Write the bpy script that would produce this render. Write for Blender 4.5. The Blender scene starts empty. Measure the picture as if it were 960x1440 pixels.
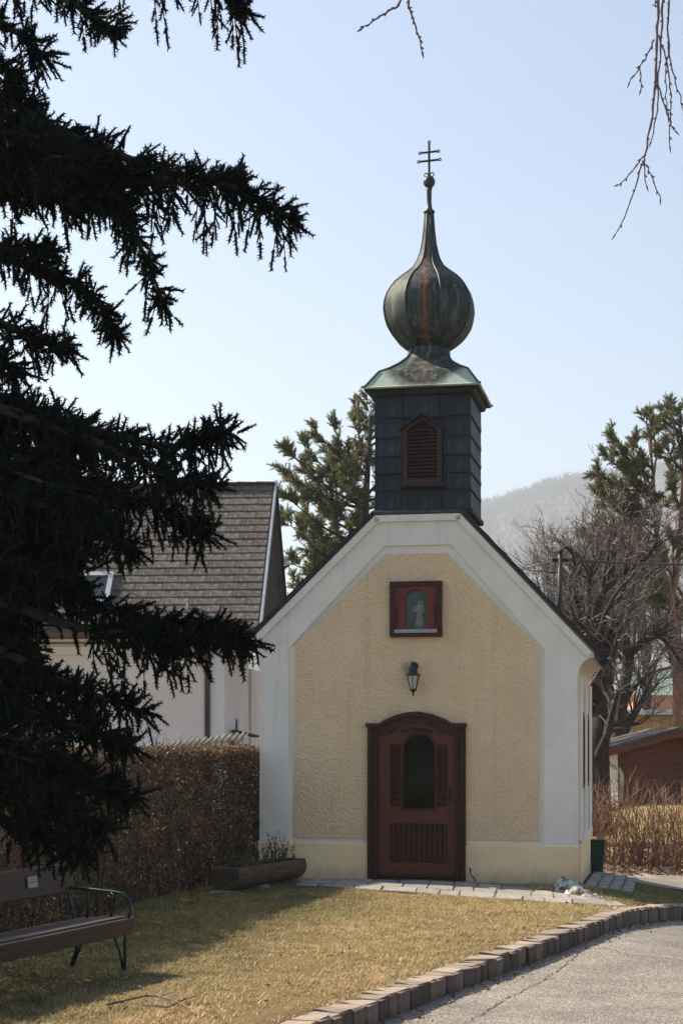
import bpy, math, random
import numpy as np
from mathutils import Vector, Matrix, noise as mnoise
from mathutils.geometry import tessellate_polygon

R = math.radians
scene = bpy.context.scene
COL = scene.collection

# ---------------------------------------------------------------- camera
EYE, FOC, CX, HY = 1.87, 2300.0, 480.0, 1035.0     # eye height, focal in photo px, optical centre, horizon
cam = bpy.data.cameras.new('camera')
cam.sensor_fit = 'VERTICAL'
cam.sensor_height = 36.0
cam.lens = FOC / 1440.0 * 36.0
cam.shift_y = (HY - 720.0) / 1440.0
cam.clip_start, cam.clip_end = 0.1, 6000
camo = bpy.data.objects.new('camera', cam)
COL.objects.link(camo)
camo.location = (0, 0, EYE)
camo.rotation_euler = (R(90), 0, 0)
scene.camera = camo

# ---------------------------------------------------------------- sky, sun, exposure
SUN_EL, SUN_AZ = R(42), R(28)                     # azimuth: degrees behind the left-hand axis
sun_dir = Vector((-math.cos(SUN_AZ) * math.cos(SUN_EL), math.sin(SUN_AZ) * math.cos(SUN_EL), math.sin(SUN_EL)))
world = bpy.data.worlds.new('World')
scene.world = world
world.use_nodes = True
wn = world.node_tree.nodes
bg = wn['Background']
sky = wn.new('ShaderNodeTexSky')
sky.sky_type = 'NISHITA'
sky.sun_disc = False
sky.sun_elevation = SUN_EL
sky.sun_rotation = math.atan2(sun_dir.x, sun_dir.y)
sky.altitude = 200
sky.air_density = 1.0
sky.dust_density = 1.4
sky.ozone_density = 1.0
world.node_tree.links.new(sky.outputs[0], bg.inputs[0])
bg.inputs[1].default_value = 0.092
sl = bpy.data.lights.new('sun', 'SUN')
sl.energy = 5.0
sl.angle = R(0.53)
sl.color = (1.0, 0.88, 0.70)
so = bpy.data.objects.new('sun', sl)
COL.objects.link(so)
so.location = (-20, 10, 30)
so.rotation_euler = sun_dir.to_track_quat('Z', 'Y').to_euler()
vs = scene.view_settings
vs.view_transform = 'Standard'
vs.look = 'None'
vs.gamma = 1.0
vs.exposure = 1.05
scene.cycles.max_bounces = 8
scene.cycles.volume_bounces = 0

# ---------------------------------------------------------------- helpers
def at(px, py, d):
    """point of the place that stands d metres away along the view axis, measured off the photograph"""
    return Vector(((px - CX) / FOC * d, d, EYE - (py - HY) / FOC * d))

def sstep(a, b, x):
    t = min(1, max(0, (x - a) / (b - a)))
    return t * t * (3 - 2 * t)

def lerp_tab(tab, x):
    if x <= tab[0][0]: return tab[0][1]
    for (a, b), (c, d) in zip(tab, tab[1:]):
        if x <= c: return b + (d - b) * (x - a) / (c - a)
    return tab[-1][1]

def tag(o, label=None, cat=None, group=None, kind=None):
    if label: o['label'] = label
    if cat: o['category'] = cat
    if group: o['group'] = group
    if kind: o['kind'] = kind
    return o

def empty(name, loc=(0, 0, 0), rz=0.0):
    o = bpy.data.objects.new(name, None)
    o.empty_display_size = .2
    COL.objects.link(o)
    o.location = loc
    o.rotation_euler = (0, 0, rz)
    return o

class MB:
    """collects shapes of ONE part, then links them as one mesh object"""
    def __init__(s):
        s.v, s.f = [], []
    def add(s, vs, fs):
        n = len(s.v)
        s.v += [tuple(v) for v in vs]
        s.f += [tuple(i + n for i in f) for f in fs]
        return s
    def box(s, c, d, rot=None, bev=0.0):
        hx, hy, hz = d[0] / 2, d[1] / 2, d[2] / 2
        c = Vector(c)
        if bev:
            b = min(bev, hx * .9, hy * .9, hz * .9)
            pts, idx = [], {}
            for sx in (-1, 1):
                for sy in (-1, 1):
                    for sz in (-1, 1):
                        for k, p in enumerate(((hx - b, hy - b, hz), (hx - b, hy, hz - b), (hx, hy - b, hz - b))):
                            idx[(sx, sy, sz, k)] = len(pts)
                            pts.append(Vector((sx * p[0], sy * p[1], sz * p[2])))
            I = idx
            fs = []
            for z in (-1, 1): fs.append([I[(-1, -1, z, 0)], I[(1, -1, z, 0)], I[(1, 1, z, 0)], I[(-1, 1, z, 0)]][::z])
            for y in (-1, 1): fs.append([I[(-1, y, -1, 1)], I[(1, y, -1, 1)], I[(1, y, 1, 1)], I[(-1, y, 1, 1)]][::-y])
            for x in (-1, 1): fs.append([I[(x, -1, -1, 2)], I[(x, 1, -1, 2)], I[(x, 1, 1, 2)], I[(x, -1, 1, 2)]][::x])
            for a in (-1, 1):
                for e in (-1, 1):
                    fs.append([I[(-1, a, e, 0)], I[(1, a, e, 0)], I[(1, a, e, 1)], I[(-1, a, e, 1)]][::-a * e])
                    fs.append([I[(a, -1, e, 0)], I[(a, 1, e, 0)], I[(a, 1, e, 2)], I[(a, -1, e, 2)]][::a * e])
                    fs.append([I[(a, e, -1, 1)], I[(a, e, 1, 1)], I[(a, e, 1, 2)], I[(a, e, -1, 2)]][::-a * e])
            for sx in (-1, 1):
                for sy in (-1, 1):
                    for sz in (-1, 1):
                        fs.append([I[(sx, sy, sz, 0)], I[(sx, sy, sz, 1)], I[(sx, sy, sz, 2)]][::-sx * sy * sz])
        else:
            pts = [Vector((x, y, z)) for x in (-hx, hx) for y in (-hy, hy) for z in (-hz, hz)]
            fs = [(0, 1, 3, 2), (4, 6, 7, 5), (0, 4, 5, 1), (2, 3, 7, 6), (0, 2, 6, 4), (1, 5, 7, 3)]
        if rot is not None: pts = [rot @ p for p in pts]
        return s.add([c + p for p in pts], fs)
    def prism(s, outer, y0, y1, holes=(), flat=None):
        """polygon in x,z pushed from y0 to y1 (y0 is the front); holes go right through"""
        loops = [list(outer)] + [list(h) for h in holes]
        tris = tessellate_polygon([[Vector((x, z, 0)) for x, z in l] for l in loops])
        P = [p for l in loops for p in l]
        n = len(P)
        vs = [(x, y0, z) for x, z in P] + [(x, y1, z) for x, z in P]
        fs = []
        for a, b, c in tris:
            (x1, z1), (x2, z2), (x3, z3) = P[a], P[b], P[c]
            ar = (x2 - x1) * (z3 - z1) - (x3 - x1) * (z2 - z1)
            if ar < 0: b, c = c, b
            fs.append((a, b, c))
            fs.append((c + n, b + n, a + n))
        o = 0
        for k, l in enumerate(loops):
            m = len(l)
            ar = sum(l[i][0] * l[(i + 1) % m][1] - l[(i + 1) % m][0] * l[i][1] for i in range(m))
            for i in range(m):
                a, b = o + i, o + (i + 1) % m
                q = (a, a + n, b + n, b)
                if (ar < 0) != (k > 0): q = q[::-1]
                fs.append(q)
            o += m
        return s.add(vs, fs)
    def tube(s, pts, rad, n=8, cap=True):
        pts = [Vector(p) for p in pts]
        if not hasattr(rad, '__len__'): rad = [rad] * len(pts)
        vs, fs = [], []
        t0 = (pts[1] - pts[0]).normalized()
        u = t0.orthogonal().normalized()
        for i, p in enumerate(pts):
            t = (pts[min(i + 1, len(pts) - 1)] - pts[max(i - 1, 0)])
            t = t.normalized() if t.length > 1e-9 else t0
            u = (u - t * u.dot(t))
            u = u.normalized() if u.length > 1e-6 else t.orthogonal().normalized()
            w = t.cross(u)
            for k in range(n):
                a = 2 * math.pi * k / n
                vs.append(p + (u * math.cos(a) + w * math.sin(a)) * rad[i])
        for i in range(len(pts) - 1):
            for k in range(n):
                a, b = i * n + k, i * n + (k + 1) % n
                fs.append((a, b, b + n, a + n))
        if cap:
            fs.append(tuple(range(n))[::-1])
            fs.append(tuple(range((len(pts) - 1) * n, len(pts) * n)))
        return s.add(vs, fs)
    def lathe(s, prof, n=16, c=(0, 0, 0), ph=0.0, sq=None):
        """profile of (r, z); sq(theta, i) scales the radius"""
        vs, fs = [], []
        for i, (r, z) in enumerate(prof):
            for k in range(n):
                a = ph + 2 * math.pi * k / n
                q = r * (sq(a, i) if sq else 1)
                vs.append((c[0] + q * math.cos(a), c[1] + q * math.sin(a), c[2] + z))
        for i in range(len(prof) - 1):
            for k in range(n):
                a, b = i * n + k, i * n + (k + 1) % n
                fs.append((a, b, b + n, a + n))
        fs.append(tuple(range(n))[::-1])
        fs.append(tuple(range((len(prof) - 1) * n, len(prof) * n)))
        return s.add(vs, fs)
    def mesh(s, name, mat, smooth=False):
        me = bpy.data.meshes.new(name)
        me.from_pydata(s.v, [], s.f)
        if mat: me.materials.append(mat)
        if smooth: me.polygons.foreach_set('use_smooth', [True] * len(me.polygons))
        me.update()
        return me
    def build(s, name, mat, parent=None, loc=(0, 0, 0), rot=(0, 0, 0), smooth=False):
        return link(name, s.mesh(name, mat, smooth), parent, loc, rot)

def link(name, me, parent=None, loc=(0, 0, 0), rot=(0, 0, 0)):
    o = bpy.data.objects.new(name, me)
    COL.objects.link(o)
    o.parent = parent
    o.location = loc
    o.rotation_euler = rot
    return o

def np_mesh(name, V, F, mat, smooth=False):
    V = np.asarray(V, dtype=np.float32)
    F = np.asarray(F, dtype=np.int32)
    k = F.shape[1]
    me = bpy.data.meshes.new(name)
    me.vertices.add(len(V))
    me.vertices.foreach_set('co', V.ravel())
    me.loops.add(F.size)
    me.loops.foreach_set('vertex_index', F.ravel())
    me.polygons.add(len(F))
    me.polygons.foreach_set('loop_start', np.arange(0, F.size, k, dtype=np.int32))
    me.polygons.foreach_set('loop_total', np.full(len(F), k, dtype=np.int32))
    me.materials.append(mat)
    me.update(calc_edges=True)
    return me

def frames(X, up=None, rng=None):
    """rotation matrices whose x axis is X, rolled at random"""
    X = np.asarray(X, float)
    X = X / (np.linalg.norm(X, axis=1, keepdims=True) + 1e-9)
    A = rng.normal(size=X.shape)
    Y = np.cross(A, X)
    Y /= (np.linalg.norm(Y, axis=1, keepdims=True) + 1e-9)
    Z = np.cross(X, Y)
    return np.stack([X, Y, Z], axis=2)

def scatter(tv, tf, pos, M3, scale):
    """copies of a little template as one vertex/face array"""
    pos = np.asarray(pos, float)
    N, T = len(pos), len(tv)
    scale = np.asarray(scale, float).reshape(N, 1, 1)
    V = np.einsum('nij,tj->nti', M3, tv) * scale + pos[:, None, :]
    F = (np.asarray(tf)[None] + (np.arange(N) * T)[:, None, None]).reshape(-1, len(tf[0]))
    return V.reshape(-1, 3), F

# ---------------------------------------------------------------- materials
def new_mat(name):
    m = bpy.data.materials.new(name)
    m.use_nodes = True
    nt = m.node_tree
    return m, nt, nt.nodes['Principled BSDF'], nt.nodes['Material Output']

def c4(c): return (c[0], c[1], c[2], 1)

def noise_node(nt, vec, scale, detail=5, rough=.6, dist=0):
    n = nt.nodes.new('ShaderNodeTexNoise')
    n.inputs['Scale'].default_value = scale
    n.inputs['Detail'].default_value = detail
    n.inputs['Roughness'].default_value = rough
    n.inputs['Distortion'].default_value = dist
    nt.links.new(vec, n.inputs['Vector'])
    return n.outputs['Fac']

def mapping(nt, stretch=(1, 1, 1), loc=(0, 0, 0), coord='Object'):
    tc = nt.nodes.new('ShaderNodeTexCoord')
    mp = nt.nodes.new('ShaderNodeMapping')
    mp.inputs['Scale'].default_value = stretch
    mp.inputs['Location'].default_value = loc
    nt.links.new(tc.outputs[coord], mp.inputs['Vector'])
    return mp.outputs['Vector']

def ramp(nt, fac, stops):
    r = nt.nodes.new('ShaderNodeValToRGB')
    e = r.color_ramp.elements
    while len(e) < len(stops): e.new(.5)
    for k, (p, c) in enumerate(stops):
        e[k].position = p
        e[k].color = c4(c) if hasattr(c, '__len__') else (c, c, c, 1)
    nt.links.new(fac, r.inputs['Fac'])
    return r.outputs['Color']

def math_node(nt, op, a, b=None, c=None, clamp=False):
    n = nt.nodes.new('ShaderNodeMath')
    n.operation = op
    n.use_clamp = clamp
    for k, x in enumerate((a, b, c)):
        if x is None: continue
        if hasattr(x, 'is_linked') or hasattr(x, 'node'): nt.links.new(x, n.inputs[k])
        else: n.inputs[k].default_value = x
    return n.outputs[0]

def mix(nt, fac, a, b, mode='MIX'):
    n = nt.nodes.new('ShaderNodeMix')
    n.data_type = 'RGBA'
    n.blend_type = mode
    for sock, x in ((n.inputs['Factor'], fac), (n.inputs['A'], a), (n.inputs['B'], b)):
        pass
    fa = [i for i in n.inputs if i.name == 'Factor' and i.type == 'VALUE'][0]
    A = [i for i in n.inputs if i.name == 'A' and i.type == 'RGBA'][0]
    B = [i for i in n.inputs if i.name == 'B' and i.type == 'RGBA'][0]
    for s_, x in ((fa, fac), (A, a), (B, b)):
        if hasattr(x, 'node'): nt.links.new(x, s_)
        elif hasattr(x, '__len__'): s_.default_value = c4(x)
        else: s_.default_value = x
    return [o for o in n.outputs if o.type == 'RGBA'][0]

def vary(nt, col, rand, island=False, hue=0.0):
    if island: src = nt.nodes.new('ShaderNodeNewGeometry').outputs['Random Per Island']
    else: src = nt.nodes.new('ShaderNodeObjectInfo').outputs['Random']
    h = nt.nodes.new('ShaderNodeHueSaturation')
    nt.links.new(math_node(nt, 'MULTIPLY_ADD', src, 2 * rand, 1 - rand), h.inputs['Value'])
    if hue:
        wr = nt.nodes.new('ShaderNodeMath'); wr.operation = 'FRACT'
        nt.links.new(math_node(nt, 'MULTIPLY', src, 7.31), wr.inputs[0])
        nt.links.new(math_node(nt, 'MULTIPLY_ADD', wr.outputs[0], 2 * hue, .5 - hue), h.inputs['Hue'])
    nt.links.new(col, h.inputs['Color'])
    return h.outputs['Color']

def bump(nt, bsdf, height, strength, dist=.02):
    b = nt.nodes.new('ShaderNodeBump')
    b.inputs['Strength'].default_value = strength
    b.inputs['Distance'].default_value = dist
    nt.links.new(height, b.inputs['Height'])
    nt.links.new(b.outputs[0], bsdf.inputs['Normal'])

def mk(name, c1, c2, scale=6, rough=.8, bmp=0, bscale=40, bdist=.01, stretch=(1, 1, 1), metal=0, rand=0, island=False, hue=0, lo=.35, hi=.65, spec=.4, dirt=None, dscale=1.3, dlo=.5, dhi=.75, coord='Object'):
    m, nt, b, out = new_mat(name)
    v = mapping(nt, stretch, coord=coord)
    col = ramp(nt, noise_node(nt, v, scale), [(lo, c1), (hi, c2)])
    if dirt is not None:
        f = ramp(nt, noise_node(nt, mapping(nt, (1, 1, 1), (3.1, 7.7, 1.3), coord=coord), dscale, 7, .65), [(dlo, 0), (dhi, 1)])
        col = mix(nt, f, col, dirt)
    if rand: col = vary(nt, col, rand, island, hue)
    nt.links.new(col, b.inputs['Base Color'])
    b.inputs['Roughness'].default_value = rough
    b.inputs['Metallic'].default_value = metal
    b.inputs['Specular IOR Level'].default_value = spec
    if bmp: bump(nt, b, noise_node(nt, v, bscale, 6), bmp, bdist)
    return m

def leafy(name, stops, rough=.5, trans=.35, tcol=None, spec=.3, rand=.3):
    """leaf faces: each island its own tint, some light coming through"""
    m, nt, b, out = new_mat(name)
    rnd = nt.nodes.new('ShaderNodeNewGeometry').outputs['Random Per Island']
    col = ramp(nt, rnd, stops)
    n2 = noise_node(nt, mapping(nt), 1.1, 3)
    col = mix(nt, 1.0, col, ramp(nt, n2, [(.3, 1 - rand), (.7, 1.0 + 0 * rand)]), 'MULTIPLY')
    nt.links.new(col, b.inputs['Base Color'])
    b.inputs['Roughness'].default_value = rough
    b.inputs['Specular IOR Level'].default_value = spec
    if trans:
        t = nt.nodes.new('ShaderNodeBsdfTranslucent')
        if tcol: t.inputs['Color'].default_value = c4(tcol)
        else: nt.links.new(col, t.inputs['Color'])
        ms = nt.nodes.new('ShaderNodeMixShader')
        ms.inputs[0].default_value = trans
        nt.links.new(b.outputs[0], ms.inputs[1])
        nt.links.new(t.outputs[0], ms.inputs[2])
        nt.links.new(ms.outputs[0], out.inputs['Surface'])
    return m

MAT = {}
MAT['white_plaster'] = mk('white_plaster', (.755, .685, .58), (.83, .76, .65), 2.2, .85, .12, 60, .004, dirt=(.60, .54, .46), dscale=1.1, dlo=.56, dhi=.95)
MAT['cream_plinth'] = mk('cream_plinth', (.90, .63, .33), (.95, .71, .40), 2.0, .85, .2, 45, .006, dirt=(.60, .47, .31), dscale=1.6, dlo=.52, dhi=.85)
def splash(m, z0, z1, c, amt):
    nt = m.node_tree
    b = nt.nodes['Principled BSDF']
    src = b.inputs['Base Color'].links[0].from_socket
    sp = nt.nodes.new('ShaderNodeSeparateXYZ')
    nt.links.new(mapping(nt), sp.inputs[0])
    n1 = noise_node(nt, mapping(nt, (3.5, 3.5, 1.2)), 1.6, 7, .7)
    h = math_node(nt, 'ADD', sp.outputs[2], math_node(nt, 'MULTIPLY_ADD', n1, -.5, .25))
    f = nt.nodes.new('ShaderNodeMapRange')
    f.inputs['From Min'].default_value = z0; f.inputs['From Max'].default_value = z1
    f.inputs['To Min'].default_value = amt; f.inputs['To Max'].default_value = 0
    nt.links.new(h, f.inputs['Value'])
    nt.links.new(mix(nt, f.outputs[0], src, c), b.inputs['Base Color'])
splash(MAT['cream_plinth'], -.04, .22, (.32, .26, .17), .7)
st_n = MAT['white_plaster'].node_tree
st_b = st_n.nodes['Principled BSDF']
st_s = st_b.inputs['Base Color'].links[0].from_socket
st_f = ramp(st_n, noise_node(st_n, mapping(st_n, (7, 7, .45)), 1.3, 7, .7), [(.54, 0), (.78, .45)])
st_n.links.new(mix(st_n, st_f, st_s, (.46, .42, .36)), st_b.inputs['Base Color'])
MAT['footing'] = mk('footing', (.36, .32, .26), (.5, .45, .37), 6, .9, .5, 30, .02)

def roughcast():
    m, nt, b, out = new_mat('roughcast')
    v = mapping(nt)
    big = noise_node(nt, v, 1.4, 5)
    fine = noise_node(nt, v, 36, 5, .72)
    vo = nt.nodes.new('ShaderNodeTexVoronoi')
    vo.inputs['Scale'].default_value = 27
    nt.links.new(v, vo.inputs['Vector'])
    col = ramp(nt, big, [(.3, (.80, .565, .325)), (.7, (.89, .65, .395))])
    col = mix(nt, ramp(nt, fine, [(.3, .6), (.48, 0)]), col, (.52, .37, .21))
    # faded patches and rain streaks
    col = mix(nt, ramp(nt, noise_node(nt, mapping(nt, (1, 1, 1), (2, 5, 9)), .9, 6, .7), [(.46, 0), (.68, .45)]), col, (.66, .50, .33))
    col = mix(nt, ramp(nt, noise_node(nt, mapping(nt, (6, 6, .35)), 1.4, 7, .7), [(.54, 0), (.76, .45)]), col, (.52, .40, .26))
    # the dark smudge left by the lantern
    tc = nt.nodes.new('ShaderNodeTexCoord')
    sub = nt.nodes.new('ShaderNodeVectorMath'); sub.operation = 'SUBTRACT'
    nt.links.new(tc.outputs['Object'], sub.inputs[0]); sub.inputs[1].default_value = (-.13, -.02, 2.72)
    scl = nt.nodes.new('ShaderNodeVectorMath'); scl.operation = 'MULTIPLY'
    nt.links.new(sub.outputs[0], scl.inputs[0]); scl.inputs[1].default_value = (6.5, 0, 4.6)
    ln = nt.nodes.new('ShaderNodeVectorMath'); ln.operation = 'LENGTH'
    nt.links.new(scl.outputs[0], ln.inputs[0])
    sm = ramp(nt, math_node(nt, 'ADD', ln.outputs['Value'], math_node(nt, 'MULTIPLY', noise_node(nt, v, 9, 5), .7)), [(.55, .55), (1.0, 0)])
    sm.node.color_ramp.elements[0].position = .5
    col = mix(nt, sm, col, (.16, .14, .11))
    nt.links.new(col, b.inputs['Base Color'])
    b.inputs['Roughness'].default_value = .95
    h = math_node(nt, 'ADD', math_node(nt, 'MULTIPLY', vo.outputs['Distance'], -.9), fine)
    bump(nt, b, h, .8, .024)
    return m
MAT['roughcast'] = roughcast()

def slate(name, base, pale, rand=.3):
    m, nt, b, out = new_mat(name)
    v = mapping(nt)
    col = ramp(nt, noise_node(nt, v, 5, 6), [(.3, [c * .7 for c in base]), (.7, [c * 1.35 for c in base])])
    st = noise_node(nt, mapping(nt, (14, 14, 2.2)), 1.6, 6, .65)
    col = mix(nt, ramp(nt, st, [(.53, 0), (.74, .7)]), col, pale)
    col = vary(nt, col, rand)
    nt.links.new(col, b.inputs['Base Color'])
    b.inputs['Roughness'].default_value = .62
    b.inputs['Specular IOR Level'].default_value = .35
    bump(nt, b, noise_node(nt, v, 26, 6, .7), .35, .012)
    return m
MAT['tower_slate'] = slate('tower_slate', (.018, .021, .027), (.09, .10, .115))
MAT['roof_slate'] = slate('roof_slate', (.022, .024, .028), (.07, .075, .08))

def patina(name, cap=False):
    m, nt, b, out = new_mat(name)
    v = mapping(nt)
    tc = nt.nodes.new('ShaderNodeTexCoord')
    sp = nt.nodes.new('ShaderNodeSeparateXYZ')
    nt.links.new(tc.outputs['Object'], sp.inputs[0])
    big = noise_node(nt, v, 3.0, 6)
    streak = noise_node(nt, mapping(nt, (11, 11, .6)), 1.5, 6, .66)
    col = ramp(nt, big, [(.3, (.016, .020, .021)), (.55, (.032, .043, .043)), (.75, (.058, .078, .072))])
    green = (.30, .36, .29)
    col = mix(nt, ramp(nt, streak, [(.50, 0), (.72, .65)]), col, green if cap else (.17, .215, .19))
    if cap:
        # washed green along the eaves, dark where the dome keeps the rain off
        r2 = math_node(nt, 'SQRT', math_node(nt, 'ADD', math_node(nt, 'POWER', sp.outputs[0], 2), math_node(nt, 'POWER', sp.outputs[1], 2)))
        w = math_node(nt, 'ADD', r2, math_node(nt, 'MULTIPLY', noise_node(nt, v, 7, 5), .12))
        col = mix(nt, ramp(nt, w, [(.77, 0), (.87, 1)]), col, mix(nt, streak, (.34, .42, .33), (.46, .52, .43)))
    # rust run from the finial, down the front
    ang = math_node(nt, 'ARCTAN2', sp.outputs[0], math_node(nt, 'MULTIPLY', sp.outputs[1], -1))
    wob = math_node(nt, 'MULTIPLY', noise_node(nt, mapping(nt, (1, 1, .7)), 6, 4), .22)
    off = math_node(nt, 'ABSOLUTE', math_node(nt, 'SUBTRACT', math_node(nt, 'ADD', ang, wob), .10 + .02))
    rb = math_node(nt, 'MULTIPLY', ramp(nt, off, [(.03, 1), (.20, 0)]), ramp(nt, streak, [(.38, .0), (.58, 1)]))
    col = mix(nt, math_node(nt, 'MULTIPLY', rb, .35 if cap else .65), col, (.29, .125, .045))
    nt.links.new(col, b.inputs['Base Color'])
    b.inputs['Metallic'].default_value = .1
    b.inputs['Roughness'].default_value = .66
    b.inputs['Specular IOR Level'].default_value = .3
    bump(nt, b, noise_node(nt, v, 6, 4), .25, .02)
    return m
MAT['patina'] = patina('patina')
MAT['cap_patina'] = patina('cap_patina', True)
MAT['dark_copper'] = mk('dark_copper', (.035, .038, .036), (.075, .08, .072), 8, .5, .1, 30, .005, metal=.3)
MAT['dark_trim'] = mk('dark_trim', (.014, .016, .016), (.026, .030, .029), 8, .8)
MAT['iron'] = mk('iron', (.016, .016, .017), (.03, .03, .031), 20, .55, metal=.3)
MAT['door_wood'] = mk('door_wood', (.030, .0075, .0045), (.052, .014, .0075), 3, .5, .15, 30, .004, stretch=(9, 9, .8), spec=.3)
MAT['door_red'] = mk('door_red', (.085, .024, .0115), (.125, .038, .018), 3, .5, .1, 30, .004, stretch=(9, 9, .8), spec=.3)
MAT['frame_wood'] = mk('frame_wood', (.034, .010, .006), (.060, .018, .009), 3, .55, .2, 30, .004, stretch=(9, 9, .8), spec=.3)
MAT['louvre_wood'] = mk('louvre_wood', (.040, .017, .011), (.075, .036, .025), 4, .75, .2, 30, .004, rand=.2, stretch=(2, 9, 9))
MAT['niche_red'] = mk('niche_red', (.15, .018, .011), (.20, .025, .015), 5, .55, .1, 30, .004, stretch=(4, 4, 1), dirt=(.09, .013, .009))
MAT['niche_back'] = mk('niche_back', (.20, .36, .30), (.28, .44, .37), 4, .8)
MAT['statue'] = mk('statue', (.62, .58, .50), (.72, .69, .62), 9, .7)
MAT['frosted'] = mk('frosted', (.42, .42, .38), (.5, .5, .46), 9, .35)
MAT['lead'] = mk('lead', (.36, .36, .35), (.5, .5, .48), 9, .6, metal=.2)
MAT['interior'] = mk('interior', (.03, .027, .024), (.05, .045, .04), 3, .9)

def glass(name, tint=(.02, .025, .03), rough=.06, alpha=.55):
    m, nt, b, out = new_mat(name)
    g = nt.nodes.new('ShaderNodeBsdfGlossy'); g.inputs['Roughness'].default_value = rough
    t = nt.nodes.new('ShaderNodeBsdfTransparent'); t.inputs['Color'].default_value = c4([alpha] * 3)
    fr = nt.nodes.new('ShaderNodeFresnel'); fr.inputs['IOR'].default_value = 1.45
    ms = nt.nodes.new('ShaderNodeMixShader')
    nt.links.new(fr.outputs[0], ms.inputs[0])
    nt.links.new(t.outputs[0], ms.inputs[1])
    nt.links.new(g.outputs[0], ms.inputs[2])
    nt.links.new(ms.outputs[0], out.inputs['Surface'])
    return m
MAT['glass'] = glass('glass', alpha=.25)
MAT['clear_glass'] = glass('clear_glass', alpha=.86)
MAT['sky_pane'] = mk('sky_pane', (.02, .025, .03), (.03, .035, .04), 2, .05, spec=.8)

# the ground
def lawn_soil():
    m, nt, b, out = new_mat('lawn_soil')
    v = mapping(nt)
    col = ramp(nt, noise_node(nt, v, 1.2, 7, .7), [(.3, (.28, .185, .10)), (.5, (.26, .18, .09)), (.72, (.17, .145, .06))])
    col = mix(nt, ramp(nt, noise_node(nt, v, 60, 4, .7), [(.35, 1), (.6, 0)]), col, (.15, .105, .05))
    # bare leafy earth beyond the chapel
    sp = nt.nodes.new('ShaderNodeSeparateXYZ')
    nt.links.new(mapping(nt), sp.inputs[0])
    far = ramp(nt, math_node(nt, 'MULTIPLY_ADD', math_node(nt, 'ADD', sp.outputs[1], math_node(nt, 'MULTIPLY', noise_node(nt, v, .9, 4), 1.6)), .05, -.25), [(.98, 0), (1.0, 1)])
    earth = ramp(nt, noise_node(nt, v, 2.3, 7, .7), [(.3, (.17, .115, .075)), (.7, (.27, .19, .13))])
    fl = math_node(nt, 'MULTIPLY_ADD', sp.outputs[1], 1.0, -24.6)
    fl = math_node(nt, 'ADD', fl, math_node(nt, 'MULTIPLY', noise_node(nt, v, 1.2, 4), .8), clamp=True)
    col = mix(nt, fl, col, earth)
    gb = math_node(nt, 'MULTIPLY_ADD', sp.outputs[1], .5, -14.6, clamp=True)
    col = mix(nt, gb, col, ramp(nt, noise_node(nt, v, 3.0, 7, .7), [(.3, (.26, .19, .085)), (.7, (.36, .275, .13))]))
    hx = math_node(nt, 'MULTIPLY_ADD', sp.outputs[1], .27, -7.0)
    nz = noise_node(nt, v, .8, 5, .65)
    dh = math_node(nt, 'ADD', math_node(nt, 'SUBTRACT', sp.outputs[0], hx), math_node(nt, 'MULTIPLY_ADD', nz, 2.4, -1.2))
    green_shadow = math_node(nt, 'MULTIPLY', ramp(nt, math_node(nt, 'MULTIPLY', dh, .25), [(.40, .9), (.72, 0)]), math_node(nt, 'MULTIPLY_ADD', sp.outputs[1], -1.0, 24.0, clamp=True))  # greener soil by the hedge, with the hedge's shade painted in
    verge_shadow = math_node(nt, 'MULTIPLY', math_node(nt, 'MULTIPLY', ramp(nt, math_node(nt, 'MULTIPLY', sp.outputs[0], .1), [(.30, 0), (.325, .92)]), ramp(nt, math_node(nt, 'MULTIPLY', sp.outputs[1], .04), [(.722, 0), (.735, 1)])), math_node(nt, 'MULTIPLY_ADD', sp.outputs[1], -1.0, 24.5, clamp=True))  # the chapel's shadow on the verge, painted into the soil colour
    green_shadow = math_node(nt, 'MAXIMUM', green_shadow, verge_shadow)
    col = mix(nt, green_shadow, col, (.06, .062, .022))
    nt.links.new(col, b.inputs['Base Color'])
    b.inputs['Roughness'].default_value = .95
    b.inputs['Specular IOR Level'].default_value = .1
    bump(nt, b, noise_node(nt, v, 35, 6, .7), .8, .03)
    return m
MAT['lawn_soil'] = lawn_soil()

def asphalt(name, a, c):
    m, nt, b, out = new_mat(name)
    v = mapping(nt)
    col = ramp(nt, noise_node(nt, v, .9, 6), [(.3, a), (.7, c)])
    vo = nt.nodes.new('ShaderNodeTexVoronoi'); vo.inputs['Scale'].default_value = 75
    nt.links.new(v, vo.inputs['Vector'])
    col = mix(nt, .7, col, ramp(nt, vo.outputs['Color'], [(.12, .2), (.5, 1), (.9, 1.9)]), 'MULTIPLY')
    col = mix(nt, ramp(nt, noise_node(nt, v, 34, 5, .75), [(.56, 0), (.68, .8)]), col, (.36, .335, .30))
    col = mix(nt, ramp(nt, noise_node(nt, mapping(nt, (1, 1, 1), (5, 2, 0)), 2.1, 6, .7), [(.48, 0), (.72, .6)]), col, (.12, .108, .095))
    nt.links.new(col, b.inputs['Base Color'])
    b.inputs['Roughness'].default_value = .9
    b.inputs['Specular IOR Level'].default_value = .25
    bump(nt, b, math_node(nt, 'ADD', vo.outputs['Distance'], noise_node(nt, v, 30, 5)), .7, .012)
    return m
MAT['asphalt'] = asphalt('asphalt', (.19, .168, .145), (.29, .258, .224))
MAT['crack'] = mk('crack', (.035, .032, .028), (.07, .062, .05), 20, .95)
MAT['kerb_stone'] = mk('kerb_stone', (.085, .053, .039), (.155, .102, .077), 9, .85, .6, 40, .012, rand=.25, hue=.015, dirt=(.11, .085, .06), dscale=5)
_nt = MAT['kerb_stone'].node_tree
_b = _nt.nodes['Principled BSDF']
_src = _b.inputs['Base Color'].links[0].from_socket
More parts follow.
